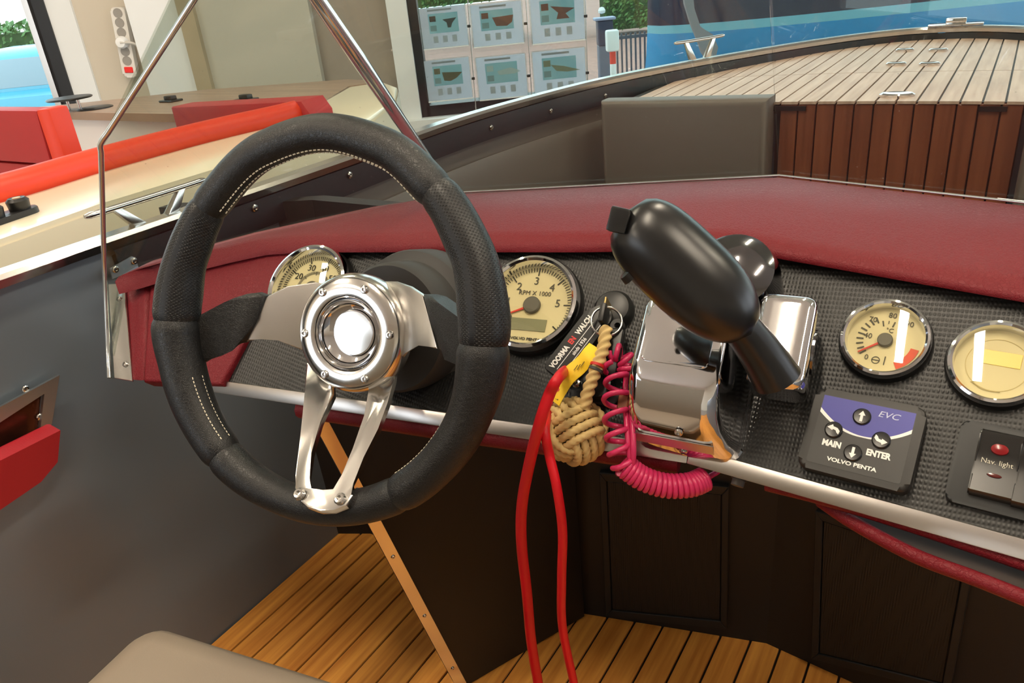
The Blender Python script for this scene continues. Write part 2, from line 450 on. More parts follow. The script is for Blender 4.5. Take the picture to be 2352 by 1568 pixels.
# ================================================================== DASHBOARD
A = Zr(490, 885, -.42); B = Zr(1580, 1040, -.42); C = Zr(1700, 568, -.27); D = Zr(2352, 1255, -.42)
NL = (B - A).cross(C - A).normalized(); NR = (D - B).cross(C - B).normalized()
if NL.z < 0: NL = -NL
if NR.z < 0: NR = -NR
def L(px, py, off=0.): return at_pl(px, py, A + NL * off, NL)
def Rr(px, py, off=0.): return at_pl(px, py, B + NR * off, NR)
XL = (B - A).normalized(); XR = (D - B).normalized()
def fl(px, py, off=0.): return frame(L(px, py, off), XL, NL)
def fr(px, py, off=0.): return frame(Rr(px, py, off), XR, NR)
dash = thing('dashboard', 'dashboard with black textured panels under a burgundy leather cowl behind the steering wheel', 'dashboard')
YL = NL.cross(XL); YR = NR.cross(XR)
# apex line extended a little above C
Ct = C + (C - B).normalized() * .02
tl = L(640, 572); tl2 = tl
slab('panel', [A, B, Ct, tl], .012, CARBON, dash)
Rb = B + (D - B) * 2.6; Rt = C + (Rr(2352, 668) - C) * 2.6
slab('panel', [B, Rb, Rt, C], .012, CARBON, dash)
# burgundy leather facet at the port end and end block
e0 = L(328, 876, .008); e1 = L(340, 640, .008)
slab('leather_facet', [L(328, 876, .008), L(508, 884, .008), L(676, 566, .008), L(345, 628, .008)], .02, BURG, dash, .004, 3)
zq = Vector((-.4, .55, -.12))
hexa('leather_end', [L(283, 872, .0), L(328, 876, .008), L(328, 876, .008) + Vector((.01, .16, -.02)), L(283, 872, .0) + Vector((.0, .14, -.02)),
     L(281, 648, .0), L(335, 645, .008), L(335, 645, .008) + Vector((.01, .03, .0)), L(281, 648, 0) + Vector((0, .03, .0))], BURG, dash, .004, 2)
# aluminium strip along the lower edge
def bar(name, p, q, y, n_, w, h, mat, par, bev=.0015):
    return hexa(name, [p - y * w - n_ * h, q - y * w - n_ * h, q - n_ * h, p - n_ * h, p - y * w + n_ * .003, q - y * w + n_ * .003, q + n_ * .003, p + n_ * .003], mat, par, bev)
# strip folds down: its face is steeper than the panel
sL = L(505, 884); 
def steep(y, n_): return (y + n_ * .35).normalized()
tL = steep(YL, NL); tR = steep(YR, NR)
bar('edge_strip', sL - XL * .012 + YL * .006, B + YL * .006, tL, XL.cross(tL) * 1., .0155, .010, ALU, dash)
bar('edge_strip', B + XR * .0008 + YR * .006, Rb + YR * .006, tR, XR.cross(tR) * 1., .0155, .010, ALU, dash)
# burgundy lip tucked under the strip
def lip(px1, py1, px2, py2, r, off):
    return tube('leather_lip', catmull([L(px1, py1, off), L((px1 + px2) / 2, (py1 + py2) / 2 + 2, off), L(px2, py2, off)], 8), r, BURG, dash, 10)
lip(690, 938, 1560, 1062, .011, -.016)
for p_, q_, r_ in (((1760, 1112), (2420, 1316), .006),):
    tube('leather_lip', catmull([Rr(*p_, -.012), Rr(1900, 1147, -.012), Rr(2100, 1208, -.012), Rr(*q_, -.012)], 8), r_, BURG, dash, 10)
# hanging leather map pocket under the right panel
pk = [Rr(1885, 1150, -.03), Rr(1960, 1200, -.02), Rr(2100, 1275, -.012), Rr(2250, 1332, -.008), Rr(2420, 1400, -.008)]
pkc = catmull(pk, 6)
tube('pocket_edge', pkc, .006, BURG, dash, 10)
up_ = catmull([Rr(1870, 1140, -.03), Rr(1960, 1165, -.03), Rr(2100, 1215, -.03), Rr(2250, 1260, -.03), Rr(2420, 1310, -.03)], 6)
POCKET = M('pocket_lining', (58, 48, 42), .7)
pyd('pocket_lining', pkc + [p + Vector((0, .05, 0)) for p in up_], [(i, i + 1, len(pkc) + i + 1, len(pkc) + i) for i in range(len(pkc) - 1)], POCKET, dash, True)

# burgundy padded cowl on top
OF = .014
cow = [  # front-top, front-bottom, back
    (L(354, 612, OF), L(357, 645, OF), Zr(262, 640, -.315)),
    (L(440, 592, OF), L(440, 622, OF), Zr(345, 600, -.307)),
    (L(530, 570, OF), L(530, 600, OF), Zr(440, 573, -.298)),
    (L(600, 553, OF), L(610, 583, OF), Zr(583, 534, -.285)),
    (L(700, 546, OF), L(690, 577, OF), Zr(700, 508, -.275)),
    (L(850, 545, OF), L(850, 577, OF), Zr(860, 473, -.264)),
    (L(1000, 545, OF), L(1000, 577, OF), Zr(1035, 445, -.255)),
    (L(1340, 545, OF), L(1340, 577, OF), Zr(1400, 425, -.247)),
]
apF = Ct + NL * OF; apB = Zr(1790, 405, -.24)
apT = L(1665, 540, OF); apL = L(1672, 571, OF)
cow.append((apT, apL, apB))
for k in (.25, .5, .75, 1.0):
    q = Rr(2352, 662, OF); ql = Rr(2352, 692, OF); qb = Zr(2352, 468, -.24)
    cow.append((apT + (q - apT) * (k * 1.6), apL + (ql - apL) * (k * 1.6), apB + (qb - apB) * (k * 1.6)))
vs = []; fs = []
nsec = 0
for i, (ft, fb, bk) in enumerate(cow):
    inw = (bk - ft).normalized()
    low = fb + inw * .012 - Vector((0, 0, .004))
    sec = [low, fb + inw * .002 - Vector((0, 0, .002)), fb * .75 + ft * .25 - inw * .001, fb * .35 + ft * .65 - inw * .0005, ft + inw * .004 + Vector((0, 0, .001)), ft + inw * .012 + Vector((0, 0, .0025)), (ft + bk) * .5 + Vector((0, 0, .003)), bk + inw * -.006 + Vector((0, 0, .001)), bk - Vector((0, 0, .004)), bk - Vector((0, 0, .022))]
    nsec = len(sec); vs += sec
for i in range(len(cow) - 1):
    for k in range(nsec):
        k2 = (k + 1) % nsec; fs.append((i * nsec + k, (i + 1) * nsec + k, (i + 1) * nsec + k2, i * nsec + k2))
fs += [tuple(range(nsec)), tuple(range((len(cow) - 1) * nsec, len(cow) * nsec))[::-1]]
cowl = pyd('cowl', vs, fs, BURG, dash, True, 70)
# stainless angle at the port end holding the side screen
a0, a1 = L(248, 652, .006), L(284, 650, .006); b0, b1 = L(262, 868, .006), L(303, 875, .006)
slab('corner_angle', [b0, b1, a1, a0], .0025, STEEL, dash, .0006, 1)
for px, py in ((274, 686), (289, 836)): screw('screw', L(px, py, .006), NL, .004, dash)
# ================================================================== WINDSCREEN
C0 = Zr(1035, 445, -.255); C1 = at_t(730, 0, .78); K0 = apB.copy(); K1 = at_t(1768, 0, .76)
def ext(a, b, z): return a + (b - a) * ((z - a.z) / (b.z - a.z))
ws = thing('windscreen', 'clear acrylic wraparound windscreen with polished edges standing on the burgundy cowl', 'windscreen')
wa = at_t(250, 870, .95)
wnrm = (C1 - C0).cross(Zr(290, 622, -.312) - C0).normalized()
def Wg(px, py): return at_pl(px, py, C0, wnrm)
ZT = EYE.z + .10
C2 = ext(C0, C1, ZT); K2 = ext(K0, K1, ZT)
corner = catmull([Wg(232, 350), Wg(230, 333), Wg(236, 320), Wg(247, 305)], 4)
topline_dir = (Wg(445, 0) - Wg(247, 305))
w_top = ext(Wg(247, 305), Wg(445, 0), ZT)
wing = [Wg(242, 646), Wg(266, 640), Wg(312, 612), Wg(408, 584), Wg(583, 536), Wg(700, 510), C0, C2, w_top] + corner[::-1]
slab('side_pane', wing, .005, ACRYL, ws)
slab('lower_pane', [L(251, 868, .003), L(263, 868, .003), Wg(266, 641), Wg(242, 647)], .005, ACRYL, ws)
slab('front_pane', [C0, K0, K2, C2], .005, ACRYL, ws)
q0 = K0 + (Zr(2352, 468, -.24) - K0) * 1.6; q2 = K2 + (q0 - K0)
slab('front_pane', [K0, q0, q2, K2], .005, ACRYL, ws)
edge = [L(251, 868, .003), Wg(241, 646), Wg(238, 560)] + corner + [w_top]
tube('polished_edge', edge, .0032, ACEDGE, ws, 8)
tube('polished_edge', [C0 + Vector((0, 0, .0012)), K0 + Vector((0, 0, .0012)), q0 + Vector((0, 0, .0012))], .0014, ACEDGE, ws, 6)
tube('polished_edge', [C0, C0 * .5 + C2 * .5, C2], [.006, .0085, .006], ACEDGE, ws, 8)
# small stainless plate on the black band by the screen's foot
g_n = Vector((1, 0, 0))
def onband(px, py): return at_x(px, py, -1.075)
br = thing('band_bracket', 'small stainless plate with two screws on the black hull band by the screen', 'bracket')
slab('plate', [onband(250, 616), onband(256, 640), onband(316, 615), onband(308, 590), onband(300, 588)][::-1], .003, M('satin_steel', (200, 205, 210), .38, 1.), br, .0006, 1)
for px, py in ((262, 618), (305, 599)): screw('screw', onband(px, py) + Vector((.003, 0, 0)), g_n, .005, br)

# ================================================================== STEERING WHEEL
WN = Vector((.190855, -.908838, .370930)).normalized()
WO = EYE + ray(797, 766) * .75
WU = (Vector((0, 0, 1)) - WN * WN.z).normalized()
WF = frame(WO, WU.cross(WN), WN)
wheel = thing('steering_wheel', 'black leather sport steering wheel with brushed and polished aluminium spokes', 'steering wheel', WF)
WI = WF.inverted()
prof = [(-180, .166, .0225), (-165, .163, .021), (-130, .163, .0185), (-100, .160, .0165), (-75, .159, .0165), (-45, .160, .0175), (-25, .161, .0185), (0, .161, .022), (10, .163, .0225), (30, .168, .0195), (50, .173, .0175), (70, .180, .0172), (90, .183, .0170), (110, .180, .0172), (135, .172, .0175), (155, .168, .0200), (170, .166, .0225), (180, .166, .0225)]
def rim(th):
    th = (th + 180) % 360 - 180
    for (a, r, t), (b, r2, t2) in zip(prof, prof[1:]):
        if a <= th <= b:
            f_ = (th - a) / (b - a); f_ = f_ * f_ * (3 - 2 * f_); return r + (r2 - r) * f_, t + (t2 - t) * f_
RZ = .045
def rimseg(name, t0, t1, mat, n=None, grow=1.0, endr=.9, skew0=0, skew1=0):
    n = n or int(abs(t1 - t0) / 1.5); pts, rad = [], []
    for i in range(n + 1):
        th = t0 + (t1 - t0) * i / n; r, t = rim(th)
        e = min(i, n - i)
        k = grow * (endr if e == 0 else (.97 if e == 1 else 1))
        pts.append(Vector((r * math.cos(math.radians(th)), r * math.sin(math.radians(th)), RZ))); rad.append(t * k)
    vs, fs, uv = tube_data(pts, rad, 28, upv=(0, 0, 1))
    # slanted seam ends
    nn = 28
    o = pyd(name, vs, fs, mat, wheel, True, 50)
    ul = o.data.uv_layers.new(name='UVMap')
    for p in o.data.polygons:
        for li, vi in zip(p.loop_indices, p.vertices): ul.data[li].uv = uv[vi]
    return o
rimseg('rim_top', 49, 138, LEATHER)
rimseg('grip', 137.4, 178.5, PERF, grow=1.0)
rimseg('grip', .8, 49.6, PERF, grow=1.0)
rimseg('rim_side', 178, 229, LEATHER, grow=1.04)
rimseg('rim_side', -58, 1.3, LEATHER, grow=1.04)
rimseg('rim_bottom', 228.5, 302.5, LEATHER)
# thread: short stitches along the inner face
ch = []
def stitches(t0, t1, phi, step=1.5, off=.0004):
    th = t0
    while th < t1:
        P = []
        for e in (.15, .45, .75):
            a = th + step * e; r, t = rim(a); ph = math.radians(phi); rr = r + (t + off) * math.cos(ph)
            P.append(Vector((rr * math.cos(math.radians(a)), rr * math.sin(math.radians(a)), RZ + (t + off) * math.sin(ph))))
        v, f, _ = tube_data(P, .00065, 5); ch.append((v, f)); th += step
stitches(52, 134, 158); stitches(52, 134, 181)
stitches(199, 226, 150); stitches(199, 226, 178)
stitches(-55, -24, 170)
multi('stitching', ch, STITCH, wheel)['kind'] = 'stuff'

def onw(px, py, p, n_):       # photograph point on a plane given in wheel coordinates
    return WI @ at_pl(px, py, WF @ Vector(p), (WF.to_3x3() @ Vector(n_)).normalized())
def spoke(name, pts, p, n_, th, mat, bev=.0012):
    n_ = Vector(n_).normalized()
    P = [onw(x, y, p, n_) for x, y in pts]
    nw = sum((P[i].cross(P[(i + 1) % len(P)]) for i in range(len(P))), Vector())
    if nw.dot(n_) < 0: P.reverse()
    return slab(name, P, th, mat, wheel, bev, 4 if bev > .004 else 2, 62 if bev > .004 else 35)
sl = .50
nLft = Vector((sl, 0, 1)); nRgt = Vector((-sl, 0, 1)); nBot = Vector((0, .82, 1))
pL = Vector((-.05, 0, -.012)); pR = Vector((.05, 0, -.012)); pB = Vector((0, -.05, -.010))
spoke('spoke', [(760, 655), (725, 648), (660, 657), (611, 682), (590, 730), (566, 784), (600, 776), (640, 779), (690, 803), (740, 815)], pL, nLft, .004, BRUSH)
spoke('spoke', [(850, 645), (905, 646), (940, 658), (970, 678), (986, 735), (1004, 802), (985, 793), (960, 790), (930, 808), (912, 832), (850, 850)], pR, nRgt, .004, BRUSH)
# leather wings that carry the side spokes into the rim
spoke('spoke_cover', [(613, 679), (592, 672), (565, 675), (540, 683), (515, 694), (490, 707), (462, 722), (432, 742), (428, 790), (432, 836), (460, 838), (480, 826), (502, 807), (530, 794), (565, 787), (592, 732)], pL + Vector((0, 0, .004)), nLft, .020, LEATHER, .005)
spoke('spoke_cover', [(966, 675), (985, 680), (1008, 696), (1030, 712), (1052, 728), (1075, 743), (1098, 757), (1122, 772), (1124, 830), (1118, 884), (1078, 886), (1064, 862), (1045, 836), (1024, 814), (1004, 803), (986, 735)], pR + Vector((0, 0, .004)), nRgt, .020, LEATHER, .005)
# polished fork down to the rim
fork = [(703, 830), (700, 900), (690, 1000), (679, 1090), (674, 1120), (682, 1145), (705, 1164), (735, 1173), (765, 1172), (795, 1160), (812, 1136), (806, 1110),
        (835, 1050), (868, 985), (890, 925), (905, 870), (910, 832), (850, 850), (850, 905), (836, 955), (810, 1030), (785, 1090), (768, 1128), (738, 1130), (710, 1126), (706, 1100), (715, 1040), (735, 970), (765, 905), (762, 860)]
fo = spoke('spoke_fork', fork, pB, nBot, .007, POLISH, .0022)
nB = nBot.normalized()
for px, py in ((689, 1136), (783, 1147)):
    p = onw(px, py, pB, nBot)
    screw('screw', p + nB * .0004, nB, .0058, wheel)
# hub ring, bowl, centre disc
lathe('hub_ring', [(.0585, -.024), (.0590, -.012), (.0570, -.004), (.0535, -.0005), (.047, .001), (.0405, .0015), (.0372, .0005), (.0362, -.003), (.0362, -.02), (.0585, -.024)], POLISH, wheel, 72, cap=False)
lathe('hub_bowl', [(.0362, -.001), (.0352, -.0008), (.0345, -.004), (.0315, -.009), (.0270, -.0125), (.0235, -.0135), (.0235, -.016), (.0362, -.016)], CHROME, wheel, 64, cap=False)
lathe('centre_disc', [(.0230, -.016), (.0228, -.0118), (.0215, -.0106), (.014, -.0102), (0, -.0100)], POLISH, wheel, 56)
for px, py in ((735, 658), (842, 657), (897, 769), (843, 878), (740, 873), (688, 765)):
    p = onw(px, py, (0, 0, 0), (0, 0, 1)); p = p.normalized() * .0475
    screw('screw', p + Vector((0, 0, .0006)), Vector((0, 0, 1)), .0042, wheel)
lathe('hub_boss', [(.030, -.02), (.034, -.04), (.036, -.075)], BLACKP, wheel, 40)
# column housing on the dash
base = L(965, 742, 0)
ax = (WO - WN * .07 - base).normalized()
colm = thing('steering_column', 'round dark rubber column housing between the steering wheel and the dash', 'steering column', frame(base, XL, NL))
CF = colm.matrix_world.inverted()
mw = CF @ frame(base - ax * .02, XL, ax)
lathe('housing', [(.083, 0), (.083, .03), (.0815, .034), (.0735, .038), (.0715, .04), (.070, .072), (.067, .076), (0, .076)], RUBBER, colm, 64, mw)

# ================================================================== INSTRUMENTS
def gauge(name, label, mw, R_, tall=1.):
    g = thing(name, label, 'gauge', mw, None)
    lathe('rim_seat', [(R_ * 1.03, 0), (R_ * 1.03, .006 * tall), (R_ * .99, .009 * tall)], BLACKP, g, 64, cap=False)
    lathe('bezel', [(R_ * 1.0, .002), (R_ * 1.0, .011 * tall), (R_ * .965, .0145 * tall), (R_ * .91, .0155 * tall), (R_ * .865, .0140 * tall), (R_ * .845, .010 * tall), (R_ * .835, .006 * tall), (R_ * .83, .002)], CHROME, g, 72, cap=False)
    d = lathe('dial', [(R_ * .84, .002), (R_ * .84, .0035 * tall), (0, .0036 * tall)], DIAL, g, 64)
    lathe('lens', [(R_ * .84, .0098 * tall), (R_ * .5, .0106 * tall), (0, .0108 * tall)], LENS, g, 48, cap=False)
    return g, d, .0038 * tall
def ticks(par, z, R_, a0, a1, n_, every, rin, rmid, rout, mat, w=.0005):
    """dial graduations in one mesh"""
    vs, fs = [], []
    for i in range(n_ + 1):
        a = math.radians(a0 + (a1 - a0) * i / n_); big = i % every == 0
        u = Vector((math.cos(a), math.sin(a), 0)); t = Vector((-u.y, u.x, 0)); ww = w * (1.7 if big else 1)
        r0 = (rin if big else rmid) * R_; r1 = rout * R_; o_ = len(vs)
        vs += [u * r0 - t * ww, u * r1 - t * ww, u * r1 + t * ww, u * r0 + t * ww]; fs.append((o_, o_ + 1, o_ + 2, o_ + 3))
    vs = [Vector((v.x, v.y, z)) for v in vs]
    o = pyd('graduation', vs, fs, mat, par); o['kind'] = 'stuff'; return o
def needle(par, z, a, r0, r1, w, hub):
    a = math.radians(a); u = Vector((math.cos(a), math.sin(a), 0)); t = Vector((-u.y, u.x, 0)); zz = Vector((0, 0, z + .0012))
    hexa('needle', [u * r0 - t * w + zz, u * r1 - t * w * .5 + zz, u * r1 + t * w * .5 + zz, u * r0 + t * w + zz] + [q + Vector((0, 0, .0008)) for q in (u * r0 - t * w + zz, u * r1 - t * w * .5 + zz, u * r1 + t * w * .5 + zz, u * r0 + t * w + zz)], REDN, par)
    lathe('needle_cap', [(hub, z), (hub, z + .0035), (hub * .9, z + .0042), (0, z + .0042)], M('needle_cap', (82, 80, 76), .5), par, 32)
def num(s, a, r, size, z, par, mat=PRINT):
    a = math.radians(a); text(s, size, (r * math.cos(a), r * math.sin(a), z), mat, par, name='numeral')
# tachometer
Rt_ = .0545
g, d, z = gauge('tachometer', 'cream dial engine speed gauge in chrome bezel right of the steering wheel', fl(1226, 706), Rt_, 1.35)
ticks(g, z + .0003, Rt_, 218, -38, 60, 10, .64, .72, .81, PRINTB, .00042)
for i, s in enumerate(('0', '1', '2', '3', '4', '5', '6')):
    if s in '012345': num(s, 216 - i * 41.5, Rt_ * .52, .0125, z + .0004, g)
text('RPM X 1000', .0072, (0, Rt_ * .26, z + .0004), PRINT, g)
needle(g, z, 205, .006, Rt_ * .55, .0012, .0095)
box('display', (.0, -Rt_ * .40, z + .0003), (.040, .0135, .0006), M('lcd', (126, 128, 104), .35), g)
text('VOLVO PENTA', .0042, (0, -Rt_ * .70, z + .0004), PRINTB, g, bold=.0001, sx=1.2)
# speedometer, port side
g, d, z = gauge('speedometer', 'cream dial speed gauge in chrome bezel half hidden left of the steering wheel hub', fl(722, 668), Rt_, 1.35)
ticks(g, z + .0003, Rt_, 225, -45, 70, 10, .64, .70, .80, PRINTB, .0005)
ticks(g, z + .0003, Rt_, 225, -45, 90, 15, .33, .36, .43, PRINT, .0003)
for i, s in enumerate(('0', '10', '20', '30', '40', '50', '60', '70')): num(s, 225 - 38.6 * i, Rt_ * .53, .0115, z + .0004, g, PRINTB)
needle(g, z, 222, .006, Rt_ * .6, .0012, .0095)
# temperature gauge
Rs = .0365
g, d, z = gauge('temperature_gauge', 'small cream dial coolant temperature gauge in chrome bezel above the key pad', fr(2034, 786), Rs, .95)
for s, a, r in (('0', 238, .58), ('40', 172, .40), ('70', 128, .62), ('80', 88, .66), ('90', 50, .66)): num(s, a, Rs * r, .0068, z + .0004, g)
text('°C', .0058, (.0015, Rs * .27, z + .0004), PRINT, g)
ticks(g, z + .0003, Rs, 222, 120, 8, 1, .48, .48, .64, PRINT, .0004)
ticks(g, z + .0003, Rs, 108, 48, 4, 2, .38, .44, .52, PRINT, .00035)
needle(g, z, 218, .004, Rs * .66, .0009, .0062)
vs, fs = [], []
for i in range(13):
    a = math.radians(-8 - 52 * i / 12); vs += [(Rs * .58 * math.cos(a), Rs * .58 * math.sin(a), z + .0003), (Rs * .76 * math.cos(a), Rs * .76 * math.sin(a), z + .0003)]
    if i: fs.append((2 * i - 2, 2 * i - 1, 2 * i + 1, 2 * i))
pyd('red_zone', vs, fs, M('dial_red', (205, 70, 45), .5), g)
lathe('engine_symbol', [(.0034, z), (.0034, z + .0003), (.0027, z + .0003), (.0027, z)], PRINT, g, 20, cap=False, mw=Matrix.Translation((-.0035, -Rs * .52, 0)))
box('engine_symbol', (-.0035, -Rs * .52, z + .0002), (.006, .0007, .0003), PRINT, g)
box('engine_symbol', (.0035, -Rs * .50, z + .0002), (.0008, .008, .0003), PRINT, g)
# second small gauge with a display window
g, d, z = gauge('trim_gauge', 'small plain cream gauge with pale display window in chrome bezel above the rocker switches', fr(2290, 842), Rs, .95)
box('display', (0, Rs * .16, z), (.032, .0125, .0008), M('pale_display', (238, 210, 120), .3), g, .0003, 1)
lathe('ring_mark', [(.0225, z), (.0225, z + .0002), (.0221, z + .0002), (.0221, z)], M('faint_print', (196, 180, 130), .5), g, 48, cap=False)
text('<', .006, (-.014, -Rs * .50, z + .0003), M('faint_print2', (175, 160, 115), .5), g)
tube('arrow_mark', catmull([(-.014, -Rs * .50, z + .0004), (-.006, -Rs * .62, z + .0004), (.006, -Rs * .62, z + .0004)], 5), .0003, M('faint_print2', (175, 160, 115), .5), g, 5)

# ---- key pad
pts = [Rr(*p, .016) for p in ((1880, 884), (2128, 940), (2090, 1132), (1826, 1070))]
kc = sum(pts, Vector()) / 4
kx = ((pts[1] - pts[0]) + (pts[2] - pts[3])).normalized()
KF = frame(kc - NR * .016, kx, NR); KI = KF.inverted()
q = [KI @ p for p in pts]
kw = ((q[1] - q[0]).length + (q[2] - q[3]).length) / 2; kh = ((q[3] - q[0]).length + (q[2] - q[1]).length) / 2
pad = thing('key_pad', 'black engine display key pad with blue header and four arrow buttons', 'key pad', KF)
def rrect(w, h, r, n_=5):
    out = []
    for cx_, cy_, a0 in ((w / 2 - r, h / 2 - r, 0), (-w / 2 + r, h / 2 - r, 90), (-w / 2 + r, -h / 2 + r, 180), (w / 2 - r, -h / 2 + r, 270)):
        for i in range(n_ + 1):
            a = math.radians(a0 + 90 * i / n_); out.append((cx_ + r * math.cos(a), cy_ + r * math.sin(a)))
    return out
prism('housing', rrect(kw, kh, .008), 0, .016, M('keypad_black', (34, 33, 32), .45), pad, .004, 4)
fz = .0162; iw, ih = kw * .84, kh * .84
prism('face_plate', rrect(iw, ih, .002, 3), .0155, fz, M('keypad_face', (40, 40, 39), .4), pad)
# blue header with a white swoosh below it
def swo(t): return -.02 * 0 + ih * (.5 - (.22 + .26 * (1 - (2 * (t - .52)) ** 2)))
N_ = 24
blue = [(-iw / 2 + .0006 + (iw - .0012) * i / N_, swo(i / N_)) for i in range(N_ + 1)] + [(iw / 2 - .0006, ih / 2 - .0006), (-iw / 2 + .0006, ih / 2 - .0006)]
prism('header', blue, fz - .0002, fz + .0002, M('keypad_blue', (58, 58, 150), .4), pad)
sw = [(-iw / 2 + .0006 + (iw - .0012) * i / N_, swo(i / N_)) for i in range(N_ + 1)]
sw2 = [(x, y - .0035 * (abs(i / N_ - .52) * 1.5 + .3)) for i, (x, y) in enumerate(sw)]
prism('swoosh', sw2 + sw[::-1], fz - .0002, fz + .00025, WPRINT, pad)
def kp(px, py): return KI @ Rr(px, py, .0165)
BTN = M('button_black', (20, 20, 20), .3)
def arrow(px, py, rot, par, bent=0):
    c = kp(px, py)
    b = lathe('button', [(.0070, fz), (.0072, fz + .0012), (.0062, fz + .0022), (.0045, fz + .0020), (0, fz + .0019)], BTN, pad, 32, Matrix.Translation((c.x, c.y, 0)))
    if bent:
        s = bent
        sh = [(.0045 * s, -.0035), (.0052 * s, -.0005), (.003 * s, .0018), (-.0005 * s, .0026), (-.0012 * s, .0042), (-.0052 * s, .0012), (-.0008 * s, -.0010), (-.0005 * s, .0002), (.0018 * s, -.0004), (.0028 * s, -.0022)]
        if s < 0: sh = [(x, -y) for x, y in sh]
    else:
        sh = [(-.0011, -.0046), (.0011, -.0046), (.0011, .0008), (.0028, .0008), (0, .0048), (-.0028, .0008), (-.0011, .0008)]
    mt = Matrix.Translation((c.x, c.y, 0)) @ Matrix.Rotation(math.radians(rot), 4, 'Z')
    prism('arrow', sh, fz + .0019, fz + .0025, WPRINT, b, 0, 2, mt)
arrow(1980, 957, 0, pad); arrow(1959, 1040, 180, pad); arrow(1915, 987, 0, pad, 1); arrow(2024, 1011, 0, pad, -1)
def kt(s, px, py, size, mat=WPRINT, **k):
    c = kp(px, py); text(s, size, (c.x, c.y, fz + .0003), mat, pad, **k)
kt('EVC', 2041, 955, .0072, M('evc_print', (190, 196, 226), .4), shear=.25, sx=1.25)
kt('MAIN', 1910, 1019, .0072, bold=.00035, sx=.85); kt('ENTER', 2017, 1044, .0072, bold=.00035, sx=.85)
kt('VOLVO PENTA', 1955, 1066, .0046, bold=.00015, sx=1.25)

# ---- rocker switches
s0 = Rr(2262, 990, .01)
SF = frame(Rr(2366, 1098, 0), kx, NR); SI = SF.inverted()
sw_t = thing('switch_panel', 'black switch panel holding two rocker switches under the plain gauge', 'switch panel', SF)
prism('frame', rrect(.104, .068, .006), 0, .006, M('switch_frame', (26, 28, 30), .5), sw_t, .0025, 3)
def rocker(px, py, label):
    c = SI @ Rr(px, py, .008)
    mwr = SF @ Matrix.Translation((c.x, c.y, .0045)) 
    t = thing('rocker_switch', label, 'switch', mwr)
    w_, h_ = .0300, .052
    # curved rocker body: arc along y
    vs, fs = [], []
    prof_ = [(-h_ / 2, 0), (-h_ / 2, .006), (-h_ * .44, .010), (-h_ * .2, .0085), (0, .0080), (h_ * .2, .0088), (h_ * .40, .0120), (h_ * .47, .0125), (h_ / 2, .0105), (h_ / 2, 0)]
    bm = bmesh.new(); rows = []
    for x in (-w_ / 2, w_ / 2): rows.append([bm.verts.new((x, y, z_)) for y, z_ in prof_])
    n_ = len(prof_)
    for i in range(n_): bm.faces.new((rows[0][i], rows[0][(i + 1) % n_], rows[1][(i + 1) % n_], rows[1][i]))
    bm.faces.new(rows[0][::-1]); bm.faces.new(rows[1])
    bmesh.ops.bevel(bm, geom=[e for e in bm.edges if len({v for v in e.verts} & set(rows[0])) == 2 or len({v for v in e.verts} & set(rows[1])) == 2], offset=.0012, segments=2, affect='EDGES')
    bm_obj('rocker', bm, M('rocker_black', (30, 29, 28), .25), t, True, 40)
    lathe('lens', [(.0062, .0088), (.0058, .0106), (.003, .0112), (0, .0113)], M('red_lens', (120, 12, 18), .2), t, 24, Matrix.Translation((0, h_ * .24, 0)), sy=.72)
    lathe('lens', [(.0052, .0082), (.0046, .0094), (0, .0098)], M('dark_red_lens', (80, 28, 26), .15), t, 24, Matrix.Translation((0, -h_ * .16, 0)), sy=.32)
    text('Nav. light' if px < 2340 else '', .0056, (0, h_ * .035, .0086), M('nav_print', (185, 180, 165), .5), t) if px < 2340 else None
    return t
rocker(2288, 1072, 'black rocker switch lettered Nav. light with an oval red lens')
rocker(2386, 1098, 'black unlettered rocker switch next to the Nav. light rocker')

# ================================================================== THROTTLE CONTROL
TF = frame(L(1600, 880, 0), XL + XR * .6, NL + NR * .5)
thr = thing('throttle_control', 'chrome side throttle control with big black oval handle on the dash', 'throttle', TF); TI = TF.inverted()
def tp(px, py, h):
    n_ = TF.to_3x3() @ Vector((0, 0, 1)); return TI @ at_pl(px, py, TF.translation + n_ * h, n_)
def loft(name, rings, mat, par, bev=0, sub=0):
    vs = [p for r in rings for p in r]; n_ = len(rings[0]); fs = []
    for i in range(len(rings) - 1):
        for k in range(n_): fs.append((i * n_ + k, i * n_ + (k + 1) % n_, (i + 1) * n_ + (k + 1) % n_, (i + 1) * n_ + k))
    fs += [tuple(range(n_))[::-1], tuple(range((len(rings) - 1) * n_, len(rings) * n_))]
    o = pyd(name, vs, fs, mat, par, True, 45 if not sub else None)
    if sub:
        mo = o.modifiers.new('round', 'SUBSURF'); mo.levels = sub; mo.render_levels = sub
    return o
def rr3(cx_, cy_, w, h, r, z, n_=4, zt=0.):
    return [Vector((cx_ + x, cy_ + y, z + zt * (y / h))) for x, y in rrect(w, h, r, n_)]
